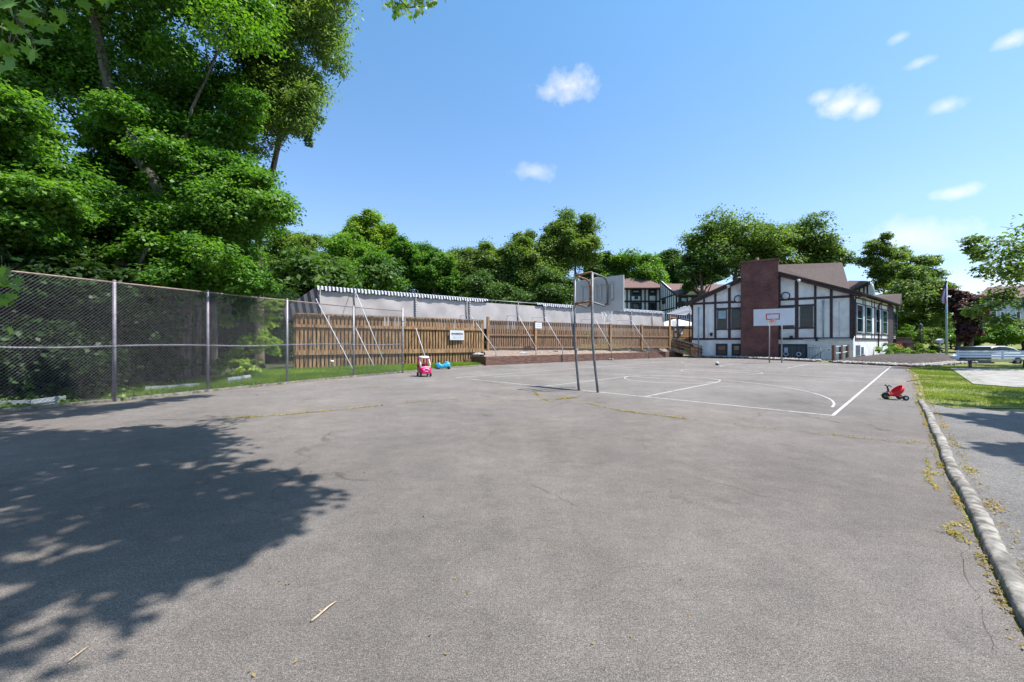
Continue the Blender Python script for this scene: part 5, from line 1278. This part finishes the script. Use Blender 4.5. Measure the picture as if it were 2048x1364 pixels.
# B: tall maple behind, upper left
PB = [(-250,-420),(350,-430),(560,-300),(555,0),(545,60),(550,110),(520,190),(540,230),(500,260),(430,260),(300,300),(100,330),(-250,330)]
lB = pxlobes(PB, 110, 14.5, 20.5, 1.0, 1.9, 22)+pxlobes(PB, 90, 13.5, 22, .6, 1.1, 27)+pxlobes([(200,180),(420,120),(560,150),(545,230),(560,300),(420,330),(200,350)], 36, 16, 22, .6, 1.0, 28)
tree('maple_tree', 'tall dark maple filling the upper left of the sky', 'tree', (-12.8,15.8,0), 6.0, .32, lB, 'maple', .14, .11, 46, 34, 'big trees behind the chain link fence', nlimb=10, spread=.21, core=.4, thick=.28, flat=.66)
# C: nearer maple at the far left
PC = [(-320,150),(-100,80),(60,190),(130,260),(180,330),(200,430),(170,520),(110,560),(60,575),(-40,620),(-320,640)]
lC = pxlobes(PC, 60, 9.5, 13.0, .6, 1.15, 23)
tree('maple_tree', 'maple with drooping sprays at the far left edge', 'tree', (-13.2,10.6,0), 3.0, .22, lC, 'maple', .125, .10, 50, 38, 'big trees behind the chain link fence', nlimb=12, droop=.3, spread=.22, core=.4, thick=.28, flat=.66)
# C2: low sprays over the top rail
PC2 = [(40,470),(250,450),(430,470),(540,520),(585,540),(570,610),(430,600),(340,600),(200,585),(60,560)]
lC2 = pxlobes(PC2, 46, 12.6, 16.5, .45, .9, 24)
tree('maple_tree', 'low shaded maple whose sprays hang onto the top rail of the fence', 'tree', (-13.0,14.2,0), 2.4, .16, lC2, 'maple', .125, .10, 36, 34, 'big trees behind the chain link fence', nlimb=12, droop=.3)
# D: ash with feathery drooping foliage against the sky
PD = [(490,-200),(640,-220),(760,-80),(705,20),(690,60),(715,110),(722,135),(690,165),(650,195),(635,240),(622,290),(590,270),(560,255),(530,270),(505,240),(500,60)]
lD = pxlobes(PD, 150, 19.0, 23.0, .4, .95, 25, inset=.75)+pxlobes([(470,150),(600,120),(655,180),(640,225),(625,290),(580,265),(520,285),(480,280)], 60, 18.5, 22.5, .35, .8, 26, inset=.75)
lD += [(*at(x,y,Y), r) for x,y,Y,r in ((545,275,21,.55),(562,250,21.5,.55),(530,295,20.5,.5),(578,238,21,.5),(515,305,20,.5),(600,232,21,.5),(550,225,21,.55),(612,262,20.6,.35),(590,262,20.8,.4),(618,285,20.5,.22))]
tree('ash_tree', 'airy ash tree with drooping feathery foliage against the blue sky', 'tree', (-14.5,23.5,0), 8.0, .26, lD, 'ash', .22, .07, 15, 25, nlimb=5, droop=.8, spread=.32, thick=.9)
# trunks and undergrowth in the dark behind the fence
for i, (x, y, r, h, lb) in enumerate(((-16.5,13.2,.2,7,'dark trunk behind the first tall post'),(-12.4,12.9,.22,4.6,'thick ivy clad stump just right of the tall grey post'),(-15.6,16.8,.16,7,'slim dark trunk in the undergrowth'),(-18.2,19.5,.22,8,'dark trunk deep in the trees'),(-13.9,18.0,.14,6,'thin trunk near the sunlit shrub'),(-20,15,.25,8,'broad dark trunk at the left of the undergrowth'))):
    b = MB(); b.tube([(x,y,-.1),(x+.1,y,h*.4),(x-.1,y+.2,h)], [r*1.4,r,r*.6], 9); limb(b, (x,y,h*.6), (x+1.4,y-.5,h*.95), r*.4, .03); tag(b.build('tree_trunk', M['bark']), lb, 'tree trunk', 'trunks in the dark undergrowth')
und = []
rr = random.Random(9)
for i in range(150):
    t = rr.random(); p = along(EDGE[2:6], t); o = Vector((-.85,.45))*rr.uniform(1.6,8.0); s = rr.uniform(.5,1.1); und.append((p.x+o.x, p.y+o.y, rr.uniform(.1,3.6), s))
for i in range(80):
    und.append((rr.uniform(-30,-18.5), rr.uniform(22,30), rr.uniform(.2,8), rr.uniform(1.2,2.4)))
for i in range(60):
    und.append((rr.uniform(-26,-17), rr.uniform(9,22), rr.uniform(.2,6), rr.uniform(1.2,2.2)))
und += [(rr.uniform(-22,-15.5), rr.uniform(25,31), rr.uniform(.2,5), rr.uniform(.9,1.4)) for _ in range(40)]
und += [(rr.uniform(-22,-17), rr.uniform(27,33), rr.uniform(.3,5.5), rr.uniform(1.0,1.5)) for _ in range(40)]
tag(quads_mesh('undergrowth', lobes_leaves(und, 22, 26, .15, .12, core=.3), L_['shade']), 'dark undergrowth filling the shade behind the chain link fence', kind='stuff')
ivy = [(rr.uniform(-13.6,-10.2), rr.uniform(7,14), .08, .5) for _ in range(60)]; ivy = [q for q in ivy if q[0] < -8.9-(14.8-q[1])*.42-.9]
for i in range(40): p = along(EDGE[1:7], rr.random()); ivy.append((p.x-.35, p.y+.1, .05, .3))
tag(quads_mesh('ivy', lobes_leaves(ivy, 14, 16, .09, .08, flat=.2), L_['oak']), 'ivy and weeds creeping along the foot of the fence', kind='stuff')
sh = []
for (px, py, Y, r) in ((500,620,16.6,.5),(530,640,16.8,.5),(520,680,16.4,.55),(490,700,16.2,.5),(545,610,17,.4),(470,720,15.9,.45),(505,730,16,.4),(455,640,16.6,.4),(540,700,16.8,.4),(480,750,15.6,.35),(440,735,15.4,.35),(470,580,16.5,.4)):
    p = at(px,py,Y); sh.append((p.x,p.y,max(.25,p.z),r))
tree('leafy_shrub', 'sunlit green shrub behind the fence beside the dark fence end', 'shrub', (-10.6,16.4,0), .5, .05, sh, 'lime', .15, .12, 18, 22, nlimb=8)
sh = []
for (px, py, Y, r) in ((160,665,12,.25),(120,740,11.6,.3),(160,730,11.6,.25),(110,770,11,.25),(140,790,11,.25),(20,760,10.4,.3),(10,690,11,.3),(60,780,10.2,.2),(150,800,11.2,.2)):
    p = at(px,py,Y); sh.append((p.x,p.y,max(.15,p.z),r))
tree('leafy_shrub', 'sapling with a few bright leaves behind the fence at the far left', 'shrub', (-12.6,11.2,0), .3, .03, sh, 'bright', .10, .085, 8, 12, nlimb=6)
# big maple overhead, behind and left of the camera: only its shadow and a few sprays show
SHP = [(-300,870),(0,853),(150,858),(270,847),(360,850),(455,852),(490,870),(500,885),(560,903),(520,912),(590,940),(680,958),(640,980),(650,1000),(600,1020),(612,1060),(560,1100),(500,1128),(440,1160),(390,1188),(320,1225),(250,1265),(190,1285),(110,1300),(0,1362),(-700,1364),(-700,900)]
SG = [gp(max(-900,x),y) for x, y in SHP]; SG = [(p.x,p.y) for p in SG]
ov = []; rr = random.Random(31)
x0, x1, y0, y1 = min(p[0] for p in SG), max(p[0] for p in SG), min(p[1] for p in SG), max(p[1] for p in SG)
tries = 0
while len(ov) < 330 and tries < 60000:
    tries += 1; x, y, r = rr.uniform(max(x0,-10),x1), rr.uniform(y0,y1), rr.choice((.14,.2,.28,.38,.5,.62)); r *= .75+.08*max(0,y-2)*.5
    if not all(inpoly(x+r*.75*cos(a), y+r*.75*sin(a), SG) for a in (0,.8,1.57,2.36,3.14,3.9,4.71,5.5)): continue
    z = max(rr.uniform(7.5,10), (2.55+.86*y+1.5*r)/1.0763+rr.uniform(0,.8)); cx, cy = x+SUN_AZ.x*z/TAN, y+SUN_AZ.y*z/TAN
    ov.append((cx, cy, z, r))
G = [gp(*q) for q in [(-60,828),(0,822),(200,812),(330,798),(430,788),(400,797),(310,806),(290,815),(200,826),(100,836),(0,842),(-60,850)]]; G = [(p.x,p.y) for p in G]; k_ = 0
while k_ < 55:
    x, y = rr.uniform(-14,-7), rr.uniform(7,13)
    if inpoly(x, y, G):
        z = (2.7+.86*y)/1.0763+rr.uniform(.2,1); ov.append((x+SUN_AZ.x*z/TAN, y+SUN_AZ.y*z/TAN, z, rr.uniform(.2,.38))); k_ += 1
for i in range(40):       # the rest of that crown, behind the camera
    ov.append((rr.uniform(-7,1), rr.uniform(-6,.5), rr.uniform(7,12), rr.uniform(.7,1.2)))
tree('maple_tree', 'overhanging maple behind the camera casting the big shadow, a few leaves at the top', 'tree', (-7.5,-4.5,0), 5.5, .35, ov, 'bright', .15, .125, 17, 12, nlimb=16, flat=.7, spread=.32)
# maple-shaped leaves of its nearest sprays, hanging into the top of the frame
def maple_leaf(c, ax, n, s):
    ax = Vector(ax).normalized(); n = Vector(n).normalized(); bx = n.cross(ax).normalized()
    o = [(0,-.5),(.10,-.18),(.36,-.30),(.30,-.12),(.52,.06),(.34,.08),(.38,.30),(.20,.22),(.12,.34),(0,.55)]
    o = o+[(-x,y) for x, y in o[-2:0:-1]]
    return [Vector(c)+bx*(x*s)+ax*(y*s)+n*(.12*s*abs(x)) for x, y in o]
b = MB()
def spray(px, py, Y, n, s, spx, spy):
    base = at(px,py,Y)
    for _ in range(n):
        c = at(px+random.gauss(0,spx), py+random.gauss(0,spy), Y+random.gauss(0,.25)); ax = Vector((random.gauss(0,.7), random.gauss(0,.4), -.8)); nn = Vector((random.gauss(.2,.5), -.6+random.gauss(0,.4), .8))
        b.poly(maple_leaf(c, ax, nn, s*random.uniform(.7,1.2))); b.mi[-1] = 0
        tw_.tube([c-ax.normalized()*s*.5, c-ax.normalized()*s*.9+Vector((0,0,.03))], .0025, 4)
tw_ = MB()
spray(20,30,3.2,16,.13,40,40); spray(60,95,3.3,9,.13,28,22); spray(200,0,3.4,8,.12,26,18); spray(10,115,3.1,6,.13,16,22); spray(90,20,3.6,12,.12,50,25); spray(120,-40,3.5,22,.12,120,25)
spray(8,560,4.6,22,.12,16,28); spray(-20,590,4.4,14,.12,20,24)
for (px, py) in ((775,2),(800,8),(822,14),(845,8),(815,28),(798,20),(838,22),(860,5),(785,-10),(810,-25),(840,-20)): spray(px,py,7.2,11,.12,13,8)
lm = bpy.data.materials['bright green leaves']
sp = thing('hanging_spray', 'maple leaves hanging into the top left corner and left edge of the picture', 'branch', (-3.5,3,5))
b.build('foliage', lm, sp)
tw_.tube([at(-150,-60,3.2), at(0,0,3.2), at(60,70,3.3)], .008, 5); tw_.tube([at(0,-60,3.4), at(120,-20,3.5), at(205,-5,3.4)], .007, 5); tw_.tube([at(-80,520,4.4), at(0,550,4.6)], .008, 5)
tw_.tube([at(700,-160,7.2), at(780,-20,7.2), at(815,15,7.2), at(850,12,7.2)], .012, 5)
tw_.build('twigs', M['bark'], sp)

# ---------------------------------------------------------------- tree line behind the windscreen fence
BG = [ # px, top px y, Y, half width px, leaf, seed, label
 (585,455,44,62,'oak','dark green tree just right of the big maples'),
 (625,500,40,52,'dark','low dark tree behind the left end of the striped valance'),
 (690,470,52,60,'bright','broad light green tree left of the thin lime crown'),
 (745,432,60,48,'lime','tallest light green crown in the left half of the tree line'),
 (735,510,46,60,'maple','rounded mid green tree above the grey windscreen'),
 (815,480,56,48,'maple','mid green tree with a rounded top, right of the lime crown'),
 (870,500,54,40,'maple','small rounded tree left of the middle gap'),
 (905,490,60,50,'oak','tree behind the bare pipe of the windscreen'),
 (960,490,58,52,'oak','tree with olive top in the middle of the line'),
 (1010,500,56,44,'olive','pale leaved tree left of the tall pair'),
 (985,545,50,60,'dark','dark low tree in shade behind the windscreen'),
 (1062,470,55,62,'oak','broad left tree of the tall pair'),
 (1142,430,57,52,'olive','tallest tree of the line, left above the near backboard'),
 (1110,545,52,60,'dark','dark foliage beneath the tall pair'),
 (1205,508,85,36,'dark','distant dark conifer like tree beyond the backboard'),
 (1262,505,84,58,'bright','yellow green tree above the left apartment block'),
 (1215,555,94,60,'oak','tree behind the near backboard'),
 (1340,505,90,40,'dark','narrow dark tree between the apartments'),
 (1310,520,92,46,'oak','mid green tree behind the apartment roofs'),
 (1382,530,88,50,'dark','dark tree behind the left eave of the club building'),
]
for i, (px, ty, Y, hw, lf, lb) in enumerate(BG):
    top = at(px, ty, Y); rx = hw/F*Y; hgt = top.z; rz = min(hgt*.48, rx*1.35); c = (top.x, Y, hgt-rz*.98)
    lb_ = crown(c, rx*1.22, rx, rz*1.04, 75, rx*.27, seed=i+50)+[(c[0],Y+rx*.3,c[2]-rz*.3,rx*.7)]
    if hgt-2*rz > 1: lb_ += [(c[0]+random.uniform(-rx,rx)*.8, Y+random.uniform(-.5,.5)*rx, random.uniform(1.5, hgt-1.8*rz+1), rx*.4) for _ in range(8)]
    tree('dense_tree', lb, 'tree', (top.x, Y, -.1+(1.5 if Y > 75 else 0)), hgt*.35, .3, lb_, lf, .27*Y/55, .21*Y/55, 32, 26, 'tree line beyond the windscreen fence', nlimb=8, spread=.33, core=.3, thick=.7)
# thicket behind the line so no horizon shows between the trunks
th = [(rr.uniform(-40,11), rr.uniform(66,80), rr.uniform(1,8), rr.uniform(2.2,3.6)) for _ in range(90)]+[(rr.uniform(11,60), rr.uniform(98,112), rr.uniform(1,9), rr.uniform(2.6,4)) for _ in range(60)]+[(rr.uniform(-38,-14), rr.uniform(32,46), rr.uniform(.5,9), rr.uniform(1.6,2.6)) for _ in range(70)]+[(rr.uniform(46,140), rr.uniform(82,100), rr.uniform(2,7), rr.uniform(2.5,4)) for _ in range(110)]
tag(quads_mesh('far_woodland', lobes_leaves(th, 26, 20, .5, .4, core=.3), L_['dark']), 'dark continuous woodland closing the view behind the tree line', kind='stuff')
# trees behind the club building
for (px, ty, Y, hw, lf, lb, rzf, n) in ((1462,427,64,98,'olive','broad tree whose rounded crown rises left of the chimney',.78,60),(1592,434,66,92,'olive','spreading tree whose crown rises behind the brown roof',.8,56),(1405,500,62,50,'dark','dark lower tree left of the chimney behind the eave',.9,26)):
    top = at(px, ty, Y); rx = hw/F*Y; rz = rx*rzf; c = (top.x, Y, top.z-rz*.98)
    tree('shade_tree', lb, 'tree', (top.x,Y,1.2), top.z*.35, .45, crown(c, rx, rx*.8, rz, n, rx*.24, seed=int(px), bottom=-.75), lf, .36, .27, 30, 22, 'trees behind the club building', nlimb=16, spread=.27)
# right: tree and hedges by the far lawn
for (px, ty, Y, hw, lf, lb, nm, rzf, n, L) in ((1768,472,60,44,'oak','taller left tree with open top right of the club building','shade_tree',1.5,30,.3),(1832,482,62,42,'olive','tree with rounded top behind the dense one','shade_tree',1.4,28,.3),
      (1820,525,52,66,'oak','dense dark tree reaching the ground right of the club building','shade_tree',1.25,60,.26),(1940,585,47,28,'plum','purple leaved tree behind the flagpole','plum_tree',1.9,36,.24),(1916,574,48,22,'plum','second darker purple crown beside the flagpole','plum_tree',1.5,18,.24),
      (1955,600,70,30,'oak','small round green tree right of the purple ones','shade_tree',1,20,.3),(1890,620,60,26,'oak','green tree behind the flagpole','shade_tree',1.5,22,.26),(1992,643,50,42,'bright','pale green rounded tree above the bench','shade_tree',.8,30,.2),(2050,640,50,50,'oak','green tree at the right edge above the cars','shade_tree',.9,28,.2),(1950,650,54,26,'oak','small green tree left of the pale rounded one','shade_tree',1,18,.2)):
    top = at(px, ty, Y); rx = hw/F*Y; rz = rx*rzf; 
    if top.z-2*rz < 1.2: rz = (top.z-1.0)/2
    c = (top.x, Y, top.z-rz*.98)
    tree(nm, lb, 'tree', (top.x,Y,.6), max(1.0,(top.z-rz)*.5), .22, crown(c, rx, rx*.8, rz, n, rx*.3, seed=int(px)+3, bottom=-1), lf, L, L*.78, 28, 22, 'trees beyond the far lawn', nlimb=9, spread=.26)
# clipped shrubs and hedge balls
for (px, ty, by, Y, hw, lf, lb) in ((1811,648,682,46,17,'bright','bright green clipped ball shrub nearest the club building'),(1838,655,690,47,17,'oak','weeping grey green shrub behind the lamp post'),(1862,652,690,48,24,'oak','broad domed shrub left of the flagpole'),(1903,660,692,52,20,'bright','light green domed shrub right of the flagpole'),(1908,655,690,55,18,'maple','shrub half behind the small dark sign'),
      (1838,684,700,42,10,'lime','lime green shrub beside the brick step'),(1944,675,692,54,14,'bright','small green shrub left of the far doorway'),(1868,688,703,42.5,12,'dark','low dark shrub on the lawn before the domes')):
    a, q = at(px,ty,Y), at(px,by,Y); h = a.z-max(.0,q.z-.3); rx = hw/F*Y
    lb_ = crown((a.x,Y,a.z-h*.5), rx, rx, h*.5, 26, rx*.3, seed=int(px)+9, bottom=-.9)
    tree('round_shrub', lb, 'shrub', (a.x,Y,max(.0,q.z-.4)), h*.3, .06, lb_, lf, .13, .1, 20, 18, 'clipped shrubs around the far lawn', nlimb=5, spread=.22)
# flowers and hostas at the bed by the side wall
for (px, py, Y, s, lf, lb) in ((1760,700,38.5,.35,'lime','yellow green plant nearest the side wall'),(1775,703,38,.4,'bright','leafy green plant in the middle of the flower bed'),(1789,698,39.5,.42,'lime','taller yellow green plant in the flower bed'),(1800,703,39,.4,'bright','low green plant right of the tall one'),(1815,700,40,.42,'lime','wide lime plant before the brick wall'),(1828,706,39,.35,'bright','green plant near the end of the bed'),(1845,700,41,.4,'oak','darker plant near the lamp post'),(1862,703,41,.35,'lime','last lime plant of the bed'),(1779,690,41,.5,'oak','grey green bush against the side wall')):
    p = at(px,py,Y); tree('garden_plant', lb, 'plant', (p.x,Y,max(.1,p.z-s)), .15, .02, [(p.x+random.gauss(0,s*.4),Y+random.gauss(0,s*.3),max(.3,p.z)+random.gauss(0,s*.2),s*.7) for _ in range(5)], lf, .16, .07, 8, 14, 'plants in the flower bed', nlimb=3)
b = MB()
for _ in range(40): p = at(random.gauss(1797,4), random.gauss(694,2.5), 39.5); b.ball(p, .05, 6, 4)
tag(b.build('red_flowers', M['orangecloth']), 'cluster of orange red flowers in the bed', 'flowers')
# E: maple at the right edge of the photo
PE = [(1925,480),(1950,455),(2000,445),(2060,430),(2400,400),(2400,700),(2100,690),(2040,650),(2000,640),(1985,600),(1975,575),(1955,560),(1965,525),(1930,505)]
lE = pxlobes(PE, 60, 21, 27, .45, 1.2, 41, inset=.75)
lE += [(at(x,y,Y).x, at(x,y,Y).y, at(x,y,Y).z, r) for x,y,Y,r in ((1948,480,23,.5),(1962,510,23,.45),(1975,545,23,.5),(1950,500,23.4,.35),(1990,600,23,.7),(1960,620,23.5,.55),(1990,640,23,.6),(2020,590,23,.8),(1935,492,23,.3),(1940,625,23.2,.3))]
tree('maple_tree', 'maple reaching in from the right edge above the bench', 'tree', (33.5,25.5,0), 3.0, .22, lE, 'oak', .23, .15, 16, 15, nlimb=16, spread=.34)
# F: tree outside the frame on the right that shades the lawn and the driveway
SH2 = [[(1838,816),(1870,806),(1900,794),(1960,786),(2010,780),(2100,775),(2200,780),(2200,822),(2048,826),(1950,824),(1870,822)],[(1880,826),(2000,826),(2200,828),(2200,880),(2048,868),(1985,856),(1960,848),(1890,838)],[(1940,892),(2000,884),(2100,878),(2300,900),(2200,960),(2048,930),(2000,915)]]
ov = []
for SPx in SH2:
    G = [gp(*q) for q in SPx]; G = [(p.x,p.y) for p in G]; n0 = len(ov); tries = 0
    x0, x1, y0, y1 = min(p[0] for p in G), max(p[0] for p in G), min(p[1] for p in G), max(p[1] for p in G)
    while len(ov)-n0 < 60 and tries < 30000:
        tries += 1; x, y, r = rr.uniform(x0,x1), rr.uniform(y0,y1), rr.uniform(.12,.4)
        if not all(inpoly(x+r*cos(a), y+r*sin(a), G) for a in (0,1.57,3.14,4.71)): continue
        z = rr.uniform(5.5,9); cx, cy = x+SUN_AZ.x*z/TAN, y+SUN_AZ.y*z/TAN
        if cx-r < 1.27*cy+.3: continue
        ov.append((cx, cy, z, r))
tree('maple_tree', 'maple outside the right edge shading the lawn corner and driveway', 'tree', (17.5,4.0,0), 4.0, .3, ov, 'oak', .16, .13, 14, 18, nlimb=14, spread=.3)
